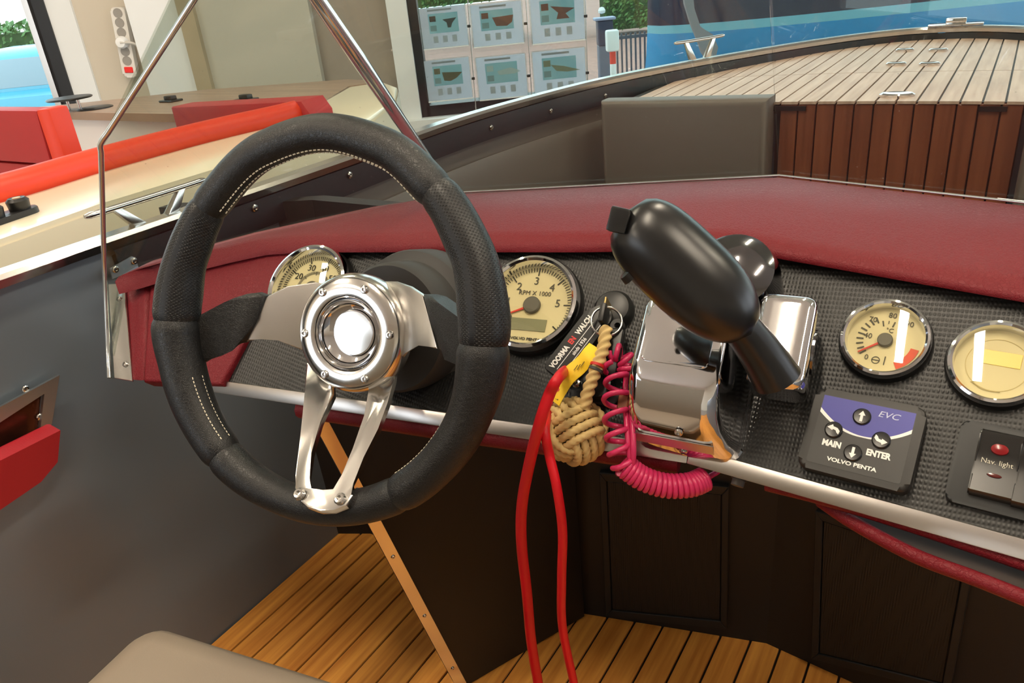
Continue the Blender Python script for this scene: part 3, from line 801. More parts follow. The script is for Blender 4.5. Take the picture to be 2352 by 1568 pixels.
# chrome body: foot on the panel swelling to a long box
rg = []
for z_, yl_, yh_, xa_, xb_, r_ in ((0, -.072, .072, -.047, .056, .018), (.004, -.072, .072, -.047, .056, .018), (.008, -.070, .070, -.046, .052, .018), (.022, -.0685, .066, -.046, .046, .017), (.040, -.062, .063, -.046, .040, .016),
                                   (.055, -.052, .061, -.046, .037, .015), (.066, -.038, .059, -.045, .035, .014), (.0725, -.024, .057, -.044, .034, .012), (.0755, -.012, .054, -.041, .031, .010)):
    rg.append(rr3((xa_ + xb_) / 2, (yl_ + yh_) / 2, xb_ - xa_, yh_ - yl_, r_, z_, 5))
loft('body', rg, CHROME, thr)
prism('cover_plate', rrect(.060, .056, .005), .0750, .0775, CHROME, thr, .0012, 3, Matrix.Translation((-.006, .020, 0)))
hexa('nose_band', [(-.040, -.0705, .024), (.034, -.0705, .024), (.034, -.066, .036), (-.040, -.066, .036), (-.040, -.0685, .026), (.034, -.0685, .026), (.034, -.0645, .034), (-.040, -.0645, .034)], BRUSH, thr)
for z_, y_, ny, nz in ((.045, -.0600, -.75, .6), (.0125, -.0695, -.95, .2)): screw('screw', Vector((.004, y_, z_)), Vector((0, ny, nz)), .0038, thr)
# rear dome and pivot housing on the starboard side
lathe('dome', [(.040, 0), (.040, .05), (.036, .066), (.024, .075), (0, .078)], M('dark_chrome', (120, 120, 124), .1, 1.), thr, 40, Matrix.Translation((.026, .092, 0)))
pvt = tp(1800, 800, .045)
PVm = Matrix.Translation(pvt)
box('pivot_housing', (0, 0, 0), (.050, .086, .056), CHROME, thr, .014, 5, PVm)
lathe('pivot_cap', [(.020, 0), (.020, .0025), (.016, .003), (.012, .001), (0, .001)], M('dark_chrome', (120, 120, 124), .1, 1.), thr, 32, PVm @ frame((.024, 0, 0), (0, 1, 0), (1, 0, 0)))
# lever neck and oval handle
hc = TI @ at_t(1577, 627, .600)
hx = (TI.to_3x3() @ (at_t(1725, 770, .612) - at_t(1432, 492, .590))).normalized()
hz = (TI.to_3x3() @ (-ray(1572, 622))).normalized()
HF = frame(hc, hx, hz)
prof_h = []
for i in range(25):
    t = -1 + 2 * i / 24
    r = max(0, 1 - abs(t) ** (4.2 if t < 0 else 2.4)) ** (.42 if t < 0 else .5) * (.0338 + .0006 * t)
    prof_h.append((max(r, 0), t * .068))
hand = lathe('handle', prof_h, SATIN, thr, 40, HF @ Matrix.Rotation(math.radians(90), 4, 'Y') @ Matrix.Scale(.88, 4, (1, 0, 0)), 80)
nk = [TI @ at_t(1650, 700, .615), TI @ at_t(1700, 750, .625), TI @ at_t(1750, 815, .632), TI @ at_t(1785, 870, .638)]
tube('lever_neck', catmull(nk, 6), [.014 + .008 * (i / 18) for i in range(19)], SATIN, thr, 20, flat=.9)
b1_ = TI @ at_t(1422, 506, .590)
box('trim_button', (0, 0, 0), (.015, .019, .018), SATIN, thr, .002, 2, frame(b1_, TI.to_3x3() @ (at_t(1450, 488, .592) - at_t(1412, 478, .588)), hz))
b2_ = TI @ at_t(1452, 636, .605)
lathe('trim_button', [(.008, 0), (.007, .006), (0, .008)], SATIN, thr, 20, frame(b2_, hz, -hx))

# ================================================================== KEYS, CORDS
ig = thing('ignition_switch', 'round black ignition switch on the dash with a key in it', 'switch', fl(1412, 716))
lathe('collar', [(.021, 0), (.0205, .008), (.017, .013), (.012, .0145), (0, .0145)], BLACKP, ig, 40)
kf = fl(1402, 712, .015)
key = thing('ignition_key', 'brass coloured key stuck in the ignition switch', 'key', kf)
box('blade', (-.001, .0, .010), (.0022, .012, .022), M('brass', (190, 165, 110), .3, 1.), key, .0006, 1)
box('head', (-.001, -.012, .016), (.006, .020, .020), BLACKP, key, .002, 2)
rc = L(1393, 738, .032)
ringf = frame(rc, XL, NL + XL * .25)
tag(pyd('key_ring', *(lambda d: (d[0], d[1]))(tube_data([ringf @ Vector((.0150 * math.cos(a), .0150 * math.sin(a), .001 * math.sin(a / 2))) for a in [2 * math.pi * k / 40 for k in range(40)]], .0013, 8, True)), STEEL, None, True), 'split steel key ring hanging from the ignition key', 'key ring')
# black key fob hanging from the ring
fob = thing('key_fob', 'black plastic key fob hanging behind the rope on the key ring', 'key fob', frame(L(1408, 810, .022), XL, NL))
box('case', (0, 0, 0), (.017, .050, .010), BLACKP, fob, .004, 3)
lathe('eyelet', [(.007, -.003), (.007, .003), (.003, .003), (.003, -.003), (.007, -.003)], BLACKP, fob, 20, cap=False, mw=Matrix.Translation((0, .028, 0)))
# black foam float printed with the yard's name
fa, fb2 = L(1275, 862, .020), L(1375, 728, .020)
fx = (fb2 - fa).normalized(); FF = frame((fa + fb2) / 2, fx, NL + XL * .1)
flo = thing('key_float', 'flat black key float printed VOORMA EN WALCH hanging left of the rope', 'key float', FF)
ln = (fb2 - fa).length
prism('float', rrect(ln * 1.02, .027, .004), -.006, .006, M('foam_black', (24, 24, 25), .6), flo, .002, 2)
lathe('neck', [(.012, -.004), (.013, .0), (.012, .006), (0, .007)], BLACKP, flo, 24, Matrix.Translation((ln * .5, -.002, 0)))
text('VOORMA', .0078, (-ln * .27, .0055, .0062), WPRINT, flo, bold=.0003, sx=.8)
text('EN', .0078, (ln * .015, .0055, .0062), M('red_print', (210, 40, 35), .5), flo, bold=.0003, sx=.8)
text('WALCH', .0078, (ln * .28, .0055, .0062), WPRINT, flo, bold=.0003, sx=.8)
box('line_print', (.0, -.0002, .0061), (ln * .86, .0006, .0003), WPRINT, flo)
text('sinds 1936', .0055, (.0, -.0042, .0062), WPRINT, flo, bold=.0001, sx=.9)
box('line_print', (.0, -.0082, .0061), (ln * .86, .0006, .0003), WPRINT, flo)
# yellow paper tag, curled strip
yt = thing('paper_tag', 'curled yellow paper tag with a red punched dot lying on the key float', 'tag')
ya = [(1268, 920, .034, -30, 1), (1290, 880, .036, 0, 1), (1320, 850, .038, 0, 1), (1348, 822, .040, 0, 1), (1368, 796, .036, 0, 1)]
vs = []; fs = []
cpt = catmull([L(x, y, h) for x, y, h, _, _ in ya], 5)
wd = (fx.cross(NL)).normalized()
for i, p in enumerate(cpt):
    w_ = .0095 - .0015 * i / len(cpt)
    for k in range(5):
        f_ = -1 + k / 2; vs.append(p + wd * w_ * f_ + NL * (.0015 * math.cos(f_ * 1.5) + .001 * math.sin(i * .9 + f_)))
nb = len(vs)
vs += [v - NL * .0005 for v in vs]
for i in range(len(cpt) - 1):
    for k in range(4):
        a = i * 5 + k; fs += [(a, a + 1, a + 6, a + 5), (nb + a, nb + a + 5, nb + a + 6, nb + a + 1)]
pyd('paper', vs, fs, M('yellow_paper', (245, 205, 30), .55), yt, True)
pm_ = cpt[3] + NL * .0018
lathe('punched_dot', [(.0024, 0), (.0024, .0004), (0, .0004)], REDN, yt, 16, frame(pm_, fx, NL))
PENC = M('pencil', (90, 78, 40), .7)
for i, (a, b) in enumerate((((1318, 850), (1327, 838)), ((1326, 849), (1333, 836)), ((1333, 843), (1342, 830)))):
    tube('pencil_mark', [L(*a, .0412), L(*b, .0418)], .0004, PENC, yt, 5)
box('print_line', (0, 0, 0), (.0012, .012, .0003), PENC, yt, 0, 1, frame(cpt[1] + NL * .0019, fx, NL))
# rope lanyard with a monkey's fist
rk = thing('rope_key_ring', 'beige twisted rope key ring ending in a round monkey fist knot', 'key ring')
ROPE = M('beige_rope', (206, 178, 120), .8, bump=('noise', 900, .35, .0006))
rp_ = catmull([L(1392, 752, .034), L(1386, 800, .036), L(1370, 845, .038), L(1352, 895, .036), L(1340, 940, .032)], 22)
tube('rope', rp_, .0068, ROPE, rk, 18, twist=(3, 40, .16))
tube('whipping', [L(1373, 836, .038), L(1371, 842, .038)], .0074, REDN, rk, 14)
tube('whipping', [L(1370, 846, .038), L(1367, 852, .038)], .0074, M('dark_thread', (60, 60, 58), .7), rk, 14)
kcn = L(1319, 990, .012); kr = .0305
chn = []
view = -ray(1319, 990).normalized()
KM = frame(kcn, Vector((.75, .25, .6)), view + Vector((.35, .15, .5)))
rr_ = .0042
for axi in range(3):
    for j in range(4):
        off = (j - 1.5) * rr_ * 2.02
        P = []
        for k in range(84):
            a = 2 * math.pi * k / 84
            ro, ri = kr - rr_ * .1, kr - rr_ * 1.75
            ro2 = math.sqrt(max(ro * ro - off * off * .9, 1e-6)); ri2 = math.sqrt(max(ri * ri - off * off * .35, 1e-6))
            c, s = math.cos(a), math.sin(a)
            e = 2.25; k_ = (abs(c) ** e + abs(s) ** e) ** (-1 / e)
            q = [0, 0, 0]; q[axi] = off; q[(axi + 1) % 3] = c * k_ * ro2; q[(axi + 2) % 3] = s * k_ * ri2
            P.append(KM @ Vector(q))
        v, f, _ = tube_data(P, rr_ * 1.08, 14, True, twist=(3, 62, .16)); chn.append((v, f))
multi('knot', chn, ROPE, rk)
# red lanyard: a long loop of flat cord
RED = M('red_cord', (205, 10, 28), .45)
yl = B.y - .075
lan = [at_y(1282, 868, yl + .02), at_y(1262, 905, yl + .01), at_y(1240, 970, yl), at_y(1217, 1060, yl), at_y(1199, 1160, yl), at_y(1198, 1250, yl), at_y(1210, 1360, yl), at_y(1220, 1470, yl), at_y(1236, 1568, yl)]
lan2 = [at_y(1252, 985, yl + .012), at_y(1262, 1045, yl + .008), at_y(1279, 1120, yl), at_y(1292, 1220, yl), at_y(1290, 1330, yl), at_y(1292, 1440, yl), at_y(1318, 1568, yl)]
e1 = lan[-1] + (lan[-1] - lan[-2]) * 1.2; e2 = lan2[-1] + (lan2[-1] - lan2[-2]) * 1.0
path = catmull([L(1300, 850, .014)] + lan + [e1, (e1 + e2) / 2 + Vector((0, 0, -.035)), e2] + lan2[::-1] + [L(1262, 930, .012)], 8)
tag(tube('lanyard', path, .0058, RED, None, 12, flat=.8), 'long red flat cord lanyard loop hanging from the key float', 'lanyard')
# stop switch below the ignition
st = thing('stop_switch', 'black emergency stop switch with a cross head screw behind the rope', 'switch', fl(1372, 892))
prism('plate', rrect(.052, .036, .012), 0, .006, BLACKP, st, .002, 2)
lathe('knob', [(.015, .006), (.016, .014), (.014, .020), (0, .022)], SATIN, st, 32, Matrix.Translation((.004, 0, 0)))
screw('screw', Vector((-.020, .001, .006)), Vector((0, 0, 1)), .0048, st)
# pink coiled stop cord
PINK = M('pink_cord', (204, 46, 98), .3)
cd = thing('coiled_cord', 'pink coiled safety cord hanging between the rope knot and the chrome throttle', 'cord')
def coil(path, turns, r, w, n_, ph=0.):
    P = catmull(path, max(4, n_ // (len(path) - 1))); out = []; m = len(P); up = None
    for i, p in enumerate(P):
        t = (P[min(i + 1, m - 1)] - P[max(i - 1, 0)]).normalized()
        if up is None: up = Vector(NL)
        up = (up - t * up.dot(t)).normalized(); sd = t.cross(up); a = ph + 2 * math.pi * turns * i / (m - 1)
        out.append(p + (up * math.cos(a) + sd * math.sin(a)) * r)
    return out
tube('coil', coil([L(1412, 838, .030), L(1416, 880, .030), L(1412, 930, .030), L(1416, 985, .028), L(1422, 1030, .024), L(1432, 1068, .016)], 6.2, .0105, 0, 160), .0027, PINK, cd, 8)
lowp = [L(1432, 1068, .016), L(1475, 1098, .006), L(1530, 1115, -.004), L(1585, 1113, -.012), L(1618, 1100, -.018)]
tube('coil', coil(lowp, 19, .0095, 0, 400, 1.2), .0027, PINK, cd, 8)
tube('coil', coil([L(1408, 812, .024), L(1424, 812, .026), L(1440, 832, .024), L(1440, 850, .022)], 3.2, .0075, 0, 80), .0027, PINK, cd, 8)
tube('strand', catmull([L(1440, 850, .022), L(1436, 900, .020), L(1440, 980, .030), L(1446, 1040, .026), L(1450, 1090, .010)], 8), .0028, PINK, cd, 8)
tube('strand', catmull([L(1450, 905, .022), L(1452, 960, .030), L(1455, 1030, .030), L(1452, 1088, .012)], 8), .0028, PINK, cd, 8)
tube('tail', catmull([L(1618, 1100, -.018), L(1640, 1088, -.024), L(1652, 1080, -.030)], 6), .0027, PINK, cd, 8)
box('crimp', (0, 0, 0), (.010, .014, .006), M('brown_crimp', (120, 66, 34), .6), cd, .001, 1, frame(L(1432, 925, .026), XL, NL))
# small socket under the dash edge
sk = thing('cord_socket', 'small grey plug socket under the dash edge where the pink cord ends', 'socket', frame(Rr(1700, 1092, -.02), XR, YR))
lathe('plug', [(.007, -.004), (.008, 0), (.007, .008)], BLACKP, sk, 20)
lathe('collar', [(.0058, -.010), (.0058, -.003)], M('grey_plug', (80, 78, 76), .5), sk, 20)
# grille panels on the front bulkhead
def grille(pq, label):
    base_ = []
    i = 0 if pq[0][0] < 1700 else 1
    a, b = (bl[3], bl[4]) if i == 0 else (bl[4], bl[5])
    nn = Vector((b.y - a.y, a.x - b.x, 0)).normalized(); nn = (nn + Vector((0, 0, .03 / .72))).normalized() if nn.y < 0 else nn
    g_ = thing('speaker_grille', label, 'grille')
    P = [at_pl(x, y, a + nn * .008, nn) for x, y in pq]
    slab('mesh_panel', P, .006, M('speaker_mesh', (13, 13, 13), .6, bump=('weave', 90, .6, .001)), g_, .002, 1)
    n4 = len(P)
    cc_ = sum(P, Vector()) / 4
    O = [cc_ + (p - cc_) * 1.12 for p in P]
    for k in range(4):
        hexa('frame_bar', [P[k] - nn * .008, P[(k + 1) % 4] - nn * .008, O[(k + 1) % 4] - nn * .008, O[k] - nn * .008, P[k] + nn * .002, P[(k + 1) % 4] + nn * .002, O[(k + 1) % 4] + nn * .002, O[k] + nn * .002], M('grille_frame', (19, 19, 20), .6), g_, .001, 1)
grille([(1405, 1400), (1655, 1425), (1658, 1135), (1393, 1104)], 'square black mesh grille on the bulkhead under the throttle')
grille([(1880, 1500), (2165, 1570), (2215, 1300), (1890, 1195)], 'square black mesh grille on the bulkhead below the map pocket')

# helm seat cushion
st_ = thing('helm_seat', 'taupe leather helm seat cushion in front of the grey hull side', 'seat')
sp = [Zr(345, 1472, -.62), Zr(640, 1568, -.62)]
ux = (sp[1] - sp[0]).normalized(); uy = Vector((-ux.y, ux.x, 0))
SFm = frame(Vector((sp[0].x - .022, sp[0].y + .012, .438)), ux, (0, 0, 1))
def cushion(name, w, d_, h, mat, par, mw, r=.03):
    rings = []
    for z_, ins in ((0, .01), (h * .25, 0), (h * .6, 0), (h * .88, .006), (h * .97, .016), (h, .034)):
        rings.append([mw @ Vector((x, y, z_ + (0.0 if ins < .03 else .003))) for x, y in rrect(w - 2 * ins, d_ - 2 * ins, max(r - ins * .3, .01), 5)])
    return loft(name, rings, mat, par)
cushion('cushion', .50, .42, .11, SEATM, st_, SFm @ Matrix.Translation((.25, -.205, -.10)))
box('seat_base', (.25, -.21, -.27), (.40, .34, .34), BLACKW, st_, .01, 2, SFm)
slab('backrest', [SFm @ Vector(p) for p in ((.0, -.40, -.02), (.52, -.40, -.02), (.52, -.46, .46), (.0, -.46, .46))], .09, SEATM, st_, .02, 3)  # unseen backrest, added to keep lamp light off the right footwell floor
tube('piping', [SFm @ Vector((x * .5 / .5 + .25, y - .205, -.025)) for x, y in rrect(.502, .422, .03, 5)], .004, SEATM, st_, 8, closed=True)

# side pocket on the hull: chrome frame, red leather edge
hx_ = -1.093
def hp(px, py, o_=0.): return at_x(px, py, hx_ + o_)
sd_ = thing('side_pocket', 'side pocket on the hull with chrome frame and red leather edge', 'pocket')
fo_ = [hp(-60, 952, .0), hp(121, 856), hp(103, 968), hp(76, 985), hp(86, 898), hp(-60, 992)]
slab('chrome_frame', [p + Vector((.012, 0, 0)) for p in fo_], .006, M('satin_steel', (200, 205, 210), .38, 1.), sd_, .001, 2)
slab('inner_panel', [p + Vector((.006, 0, 0)) for p in (hp(86, 898), hp(76, 990), hp(-60, 1060), hp(-60, 990))], .004, M('painted_red_reflection', (120, 70, 50), .2, .7, var=((50, 32, 26), 16, (1, 1, 1))), sd_)  # reddish reflection in the pocket opening, painted as mottled brown metal
rdl = [hp(-60, 1048, .03), hp(104, 968, .03), hp(98, 1040, .025), hp(60, 1085, .02), hp(-60, 1165, .02)]
slab('leather_edge', rdl, .035, M('red_leather', (176, 34, 46), .45, bump=('leather', 230, .5, .0008)), sd_, .010, 3)
for px, py in ((58, 893), (91, 957)): screw('screw', hp(px, py, .012), Vector((1, 0, 0)), .005, sd_)
screw('screw', hp(97, 1000, .034), Vector((1, 0, .2)), .0065, sd_)

# deck cleats on the rail
def cleat(c, t, ln_, h, label):
    t = t.normalized(); F = frame(c, t, (0, 0, 1)); k = thing('mooring_cleat', label, 'cleat', F, None)
    tube('bar', catmull([(-ln_ / 2, 0, h), (-ln_ * .25, 0, h * .98), (ln_ * .25, 0, h * .98), (ln_ / 2, 0, h)], 6), [.005 if 0 < i < 18 else .003 for i in range(19)], STEEL, k, 12)
    for s in (-1, 1):
        hexa('leg', [(s * ln_ * .14 - .010, -.008, 0), (s * ln_ * .14 + .010, -.008, 0), (s * ln_ * .14 + .010, .008, 0), (s * ln_ * .14 - .010, .008, 0),
                     (s * ln_ * .28 - .007, -.004, h), (s * ln_ * .28 + .007, -.004, h), (s * ln_ * .28 + .007, .004, h), (s * ln_ * .28 - .007, .004, h)], STEEL, k, .0015, 2)
    return k
tg = lambda y: None
c1 = Zr(265, 548, -.288); cleat(Vector((-1.098, .69, .757)), Vector((0, 1, 0)), .21, .034, 'stainless mooring cleat on the rail beside the side screen')
def ongun(px, py, z):
    p = at_z(px, py, z); i = min(range(len(gun) - 1), key=lambda i: (Vector((gun[i].x, gun[i].y, 0)) - Vector((p.x, p.y, 0))).length)
    return gun[i], (gun[i + 1] - gun[i - 1])
p2, t2 = ongun(1668, 138, .76); cleat(Vector((p2.x, p2.y, .76)), t2, .20, .055, 'stainless mooring cleat on the bow rail before the blue hull')
nf = thing('bow_fitting', 'flat chrome bow fitting on the rail at the tip of the bow', 'fitting', frame((XC + .03, 3.085, .76), (1, 0, 0), (0, 0, 1)))
box('plate', (0, 0, .003), (.16, .05, .006), CHROME, nf, .002, 2); box('bracket', (0, 0, .014), (.06, .03, .018), CHROME, nf, .004, 2)

# ================================================================== BOW: DECK, DOOR, CUSHIONS
YD = 1.93; ZD = .72
deck = struct(None or box('floor_bow_deck', (XC, 2.0, -1), (.01, .01, .01), CAULK)); bpy.data.objects.remove(deck)
gl_ = [p for p in gun_p if p.y > 1.8]
def ygun(x):
    ax_ = -abs(x - XC) + XC
    for a, b in zip(gl_, gl_[1:]):
        if min(a.x, b.x) <= ax_ <= max(a.x, b.x): return a.y + (b.y - a.y) * (ax_ - a.x) / max(b.x - a.x, 1e-6)
    return gl_[0].y
def camber(x): return ZD - .018 * ((x - XC) / .85) ** 2
xs = [XC - .675 + k * .05 for k in range(28)]
vs = []; fs = []
for x in xs:
    ye = max(ygun(x) - .01, YD + .01)
    vs += [(x, YD, camber(x) - .004), (x, ye, camber(x) - .004), (x, YD, camber(x) - .03), (x, ye, camber(x) - .03)]
for i in range(len(xs) - 1):
    a, b = 4 * i, 4 * i + 4; fs += [(a, b, b + 1, a + 1), (a + 2, a + 3, b + 3, b + 2), (a, a + 2, b + 2, b)]
deck = tag(pyd('bow_deck', vs, fs, CAULK), 'caulked weathered teak bow deck behind the windscreen', 'deck')
PB = .041
for k in range(-16, 16):
    xa, xb = XC + .01 + k * PB + .0022, XC + .01 + (k + 1) * PB - .0022
    for ya, yb in ((YD - .014, 2.348), (2.352, 9)):
        e1_, e2_ = min(yb, ygun(xa) - .012), min(yb, ygun(xb) - .012)
        if min(e1_, e2_) <= ya + .005: 
            if max(e1_, e2_) <= ya + .02: continue
            e1_, e2_ = max(e1_, ya + .004), max(e2_, ya + .004)
        za, zb = camber(xa), camber(xb)
        o = hexa('plank', [(xa, ya, za - .006), (xb, ya, zb - .006), (xb, e2_, zb - .006), (xa, e1_, za - .006), (xa, ya, za), (xb, ya, zb), (xb, e2_, zb), (xa, e1_, za)], DECKT, deck)
def deckfit(px, py, name, label, w, h, mat=CHROME):
    p = at_z(px, py, ZD + .002)
    t = thing(name, label, 'fitting', frame(p, (1, 0, 0), (0, 0, 1)), 'fittings let into the bow deck')
    lathe('rim', [(w, -.004), (w, .003), (w * .85, .006), (w * .6, .004), (0, .0035)], mat, t, 32, None, sy=h); return t
deckfit(2060, 219, 'flush_latch', 'oval chrome flush latch at the aft edge of the bow deck', .037, .62)
for px, py in ((2058, 148), (2135, 148), (2078, 116), (2155, 116)):
    deckfit(px, py, 'recessed_fitting', 'small round chrome fitting let into the bow deck planks', .026, .55)
# central mahogany door
door = tag(box('bow_door', (XC, YD + .03, .36), (.50, .03, .70), CAULK), 'varnished mahogany plank door below the bow deck', 'door')
for k in range(12):
    xa, xb = -.462 + k * .0405 + .0018, -.462 + (k + 1) * .0405 - .0018
    box('plank', ((xa + xb) / 2, YD - .004, .360), (xb - xa, .014, .705), DOORT, door, .001, 1)
box('bracket', (-.44, YD - .014, .704), (.075, .008, .010), BAND, door); box('bracket', (-.03, YD - .014, .704), (.05, .008, .010), BAND, door)
# bow cushions
def pcush(name, pts, th, mat, label, cat='cushion', bev=.018):
    return tag(slab(name, pts, th, mat, None, bev, 3), label, cat)
YB = 1.865
ca, cb = at_y(1432, 222, YB), at_y(1788, 212, YB)
pcush('bow_cushion', [Vector((-.905, YB, .30)), Vector((-.475, YB, .30)), Vector((-.475, YB, .735)), Vector((-.905, YB, .728))], .06, TAUPE, 'taupe leather backrest cushion left of the mahogany bow door')
pcush('bow_cushion', [Vector((.035, YB, .30)), Vector((.455, YB, .30)), Vector((.455, YB, .728)), Vector((.035, YB, .735))], .06, TAUPE, 'taupe leather backrest cushion right of the mahogany bow door')
sidl = [p for p in gun_p if 1.02 < p.y < 2.12]
pr = offset_line(sidl, .008); pr2 = offset_line(sidl, .022); pr3 = offset_line(sidl, .034)
vs = []; m_ = len(sidl)
for row, z_ in ((pr, .648), (pr2, .652), (pr3, .62), (pr3, .25), (pr, .22)): vs += [Vector((p.x, p.y, z_)) for p in row]
fs = [(i * m_ + k, i * m_ + k + 1, (i + 1) * m_ + k + 1, (i + 1) * m_ + k) for i in range(4) for k in range(m_ - 1)]
tag(pyd('bow_side_cushion', vs, fs, TAUPE, None, True, 50), 'long taupe leather cushion along the port side of the bow', 'cushion')
ln2 = [p for p in gun_p if 1.0 < p.y < 2.3]
tag(strip_mesh('bow_side_lining', [(.004, .687), (.006, .60), (.006, .2), (.002, .2)], ln2, TAUPE), 'taupe leather lining on the hull under the black band', 'lining')
bch = thing('bow_bench', 'taupe leather bench seat in the bow ahead of the dash', 'bench')
box('bench_pad', (XC, 1.60, .20), (1.40, .50, .14), TAUPE, bch, .02, 3)
box('bench_base', (XC, 1.62, .065), (1.36, .44, .128), BLACKW, bch)

# ================================================================== NEIGHBOUR BOAT
ZN = .69
nb_out = [at_z(x, y, ZN) for x, y in ((-200, 622), (0, 549), (223, 470), (500, 386), (700, 322), (850, 272), (905, 228), (912, 200), (880, 188), (800, 200), (700, 262), (460, 322), (230, 386), (0, 466), (-200, 545))]
nbt = thing('neighbour_boat', 'cream hulled boat with grey oak foredeck moored beside the grey hull', 'boat')
slab('side_deck', nb_out, .03, CREAM, nbt, .008, 2)
ol = nb_out[:8]
tops = [Vector((p.x + .006, p.y, ZN - .012)) for p in ol]; lows = [Vector((p.x - .02 + .05, p.y, -.45)) for p in ol]
pyd('topsides', tops + lows, [(i, i + 1, len(ol) + i + 1, len(ol) + i) for i in range(len(ol) - 1)], CREAM, nbt, True)
cn = [at_z(x, y, ZN + .0) for x, y in ((60, 262), (160, 260), (390, 264), (560, 262), (700, 262), (800, 200), (880, 188), (800, 184), (480, 207), (170, 240), (60, 250))]
slab('foredeck', [p + Vector((0, 0, .004)) for p in cn], .03, COUNTER, nbt, .003, 1)
cf = at_z(160, 262, ZN)
box('cabin_front', (-2.8, cf.y + .10, .30), (1.9, .10, .74), WHITEG, nbt, .02, 3)
box('cabin_panel', (-2.55, cf.y + .045, .36), (.80, .02, .42), WHITEG, nbt, .015, 3)
box('cabin_sole', (-2.7, .8, -.05), (2.2, 3.0, .04), WHITEG, nbt)
rb = catmull([at_z(x, y, ZN + .02) for x, y in ((-250, 495), (0, 438), (230, 371), (460, 310), (640, 268), (708, 250))], 6)
rail_ = tag(tube('bolster_rail', rb, [.036] * (len(rb) - 2) + [.032, .02], REDV, None, 18), 'long orange red padded bolster along the cream boat coaming', 'bolster')
sx0 = at_x(157, 240, -2.35)
s1 = thing('boat_chair', 'red vinyl seat back with two panels standing in the cream boat by the window', 'seat')
hexa('side_panel', [(-2.39, sx0.y - .09, .15), (-2.35, sx0.y - .07, .15), (-2.35, sx0.y, .15), (-2.39, sx0.y, .15), (-2.39, sx0.y - .08, sx0.z), (-2.35, sx0.y - .06, sx0.z), (-2.35, sx0.y, sx0.z), (-2.39, sx0.y, sx0.z)], REDV, s1, .012, 2)
hz_ = sx0.z
for z0_, z1_ in ((.15, hz_ - .165), (hz_ - .16, hz_ - .003)):
    hexa('back_panel', [(-3.05, sx0.y - .085, z0_), (-2.395, sx0.y - .085, z0_), (-2.395, sx0.y - .01, z0_), (-3.05, sx0.y - .01, z0_), (-3.05, sx0.y - .075, z1_), (-2.395, sx0.y - .075, z1_), (-2.395, sx0.y - .01, z1_), (-3.05, sx0.y - .01, z1_)], REDV2, s1, .012, 2)
ys = 1.78
s2 = [at_y(390, 246, ys), at_y(690, 231, ys)]
tag(slab('boat_cushion', [Vector((s2[0].x, ys, .4)), Vector((s2[1].x + .03, ys, .4)), s2[1] + Vector((.03, 0, -.04)), s2[1], s2[0]], .10, REDV2, None, .012, 2), 'red vinyl backrest leaning against the oak foredeck of the cream boat', 'backrest')
# fittings of that boat
def hinge(px, py):
    h = thing('deck_hinge', 'black hinge lying on the oak foredeck of the cream boat', 'hinge', frame(at_z(px, py, ZN + .004), (1, 0, 0), (0, 0, 1)), 'hinges on the oak foredeck')
    box('leaf', (0, 0, .004), (.085, .06, .008), BLACKP, h, .003, 1); box('knuckle', (0, 0, .014), (.05, .03, .02), BLACKP, h, .006, 2)
hinge(393, 233); hinge(566, 231)
cc = thing('cam_cleat', 'black cam cleat on the cream side deck by the red bolster', 'cleat', frame(at_z(22, 503, ZN), (-.2, 1, 0), (0, 0, 1)))
prism('base', rrect(.125, .05, .022), 0, .012, BLACKP, cc, .003, 2)
for s in (-1, 1):
    cm_ = lathe('cam', [(.020, .012), (.022, .030), (.016, .036), (.010, .034), (0, .034)], BLACKP, cc, 24, Matrix.Translation((s * .030, 0, 0)))
    lathe('pin', [(.008, .034), (.008, .0365), (0, .037)], M('pin_tan', (190, 160, 130), .5), cm_, 14, Matrix.Translation((s * .030, 0, 0)))
td = at_z(160, 229, .738)
tb = thing('round_tray', 'flat black round tray on thin posts over the oak foredeck', 'tray', Matrix.Translation(td))
lathe('disc', [(0, 0), (.085, .002), (.09, .006), (.085, .010), (0, .012)], BLACKP, tb, 40)
for s in (-1, 1): tube('post', [(s * .04, .01, 0), (s * .04, .01, ZN - td.z + .005)], .006, STEEL, tb, 10)
tag(lathe('hatch_pull', [(0, 0), (.07, 0), (.07, .004), (.06, .007), (0, .007)], BLACKP, None, 32, Matrix.Translation(at_z(219, 249, ZN + .004))), 'flat black hatch pull lying on the oak foredeck', 'hatch pull')
cb_ = at_y(172, 366, 1.62)
cnst = thing('black_canister', 'small black canister beside the red seat in the cream boat', 'canister', Matrix.Translation(cb_ + Vector((0, 0, -.06))))
lathe('can', [(.028, 0), (.028, .10), (.026, .104), (0, .104)], BLACKP, cnst, 24); lathe('cap', [(.024, .104), (.024, .112), (0, .113)], SATIN, cnst, 24)

# ================================================================== SHOWROOM
U = Vector((.8314, .5557, 0)); V = Vector((-.5557, .8314, 0)); GZ = -.55; CZ = 3.3
RF = frame((0, 0, 0), U, (0, 0, 1))
def wp(px, py, v): return at_pl(px, py, EYE + V * v, V)
def upos(px, py, v): return wp(px, py, v).dot(U)
def ubox(name, u0, u1, v0, v1, z0, z1, mat, par=None, bev=0):
    return box(name, ((u0 + u1) / 2, (v0 + v1) / 2, (z0 + z1) / 2), (u1 - u0, v1 - v0, z1 - z0), mat, par, bev, 2, RF)
UL, UR, VB, VW = -5.2, 6.0, -5.0, 4.6
struct(ubox('floor_showroom', UL, UR, VB, VW + .1, GZ - .1, GZ, CONC))
struct(ubox('ceiling', UL, UR, VB, VW + .1, CZ, CZ + .1, CEIL))
yv = 120
ub = [upos(x, yv, VW) for x in (107, 143, 200, 335, 450, 485, 735, 905, 950, 963)]
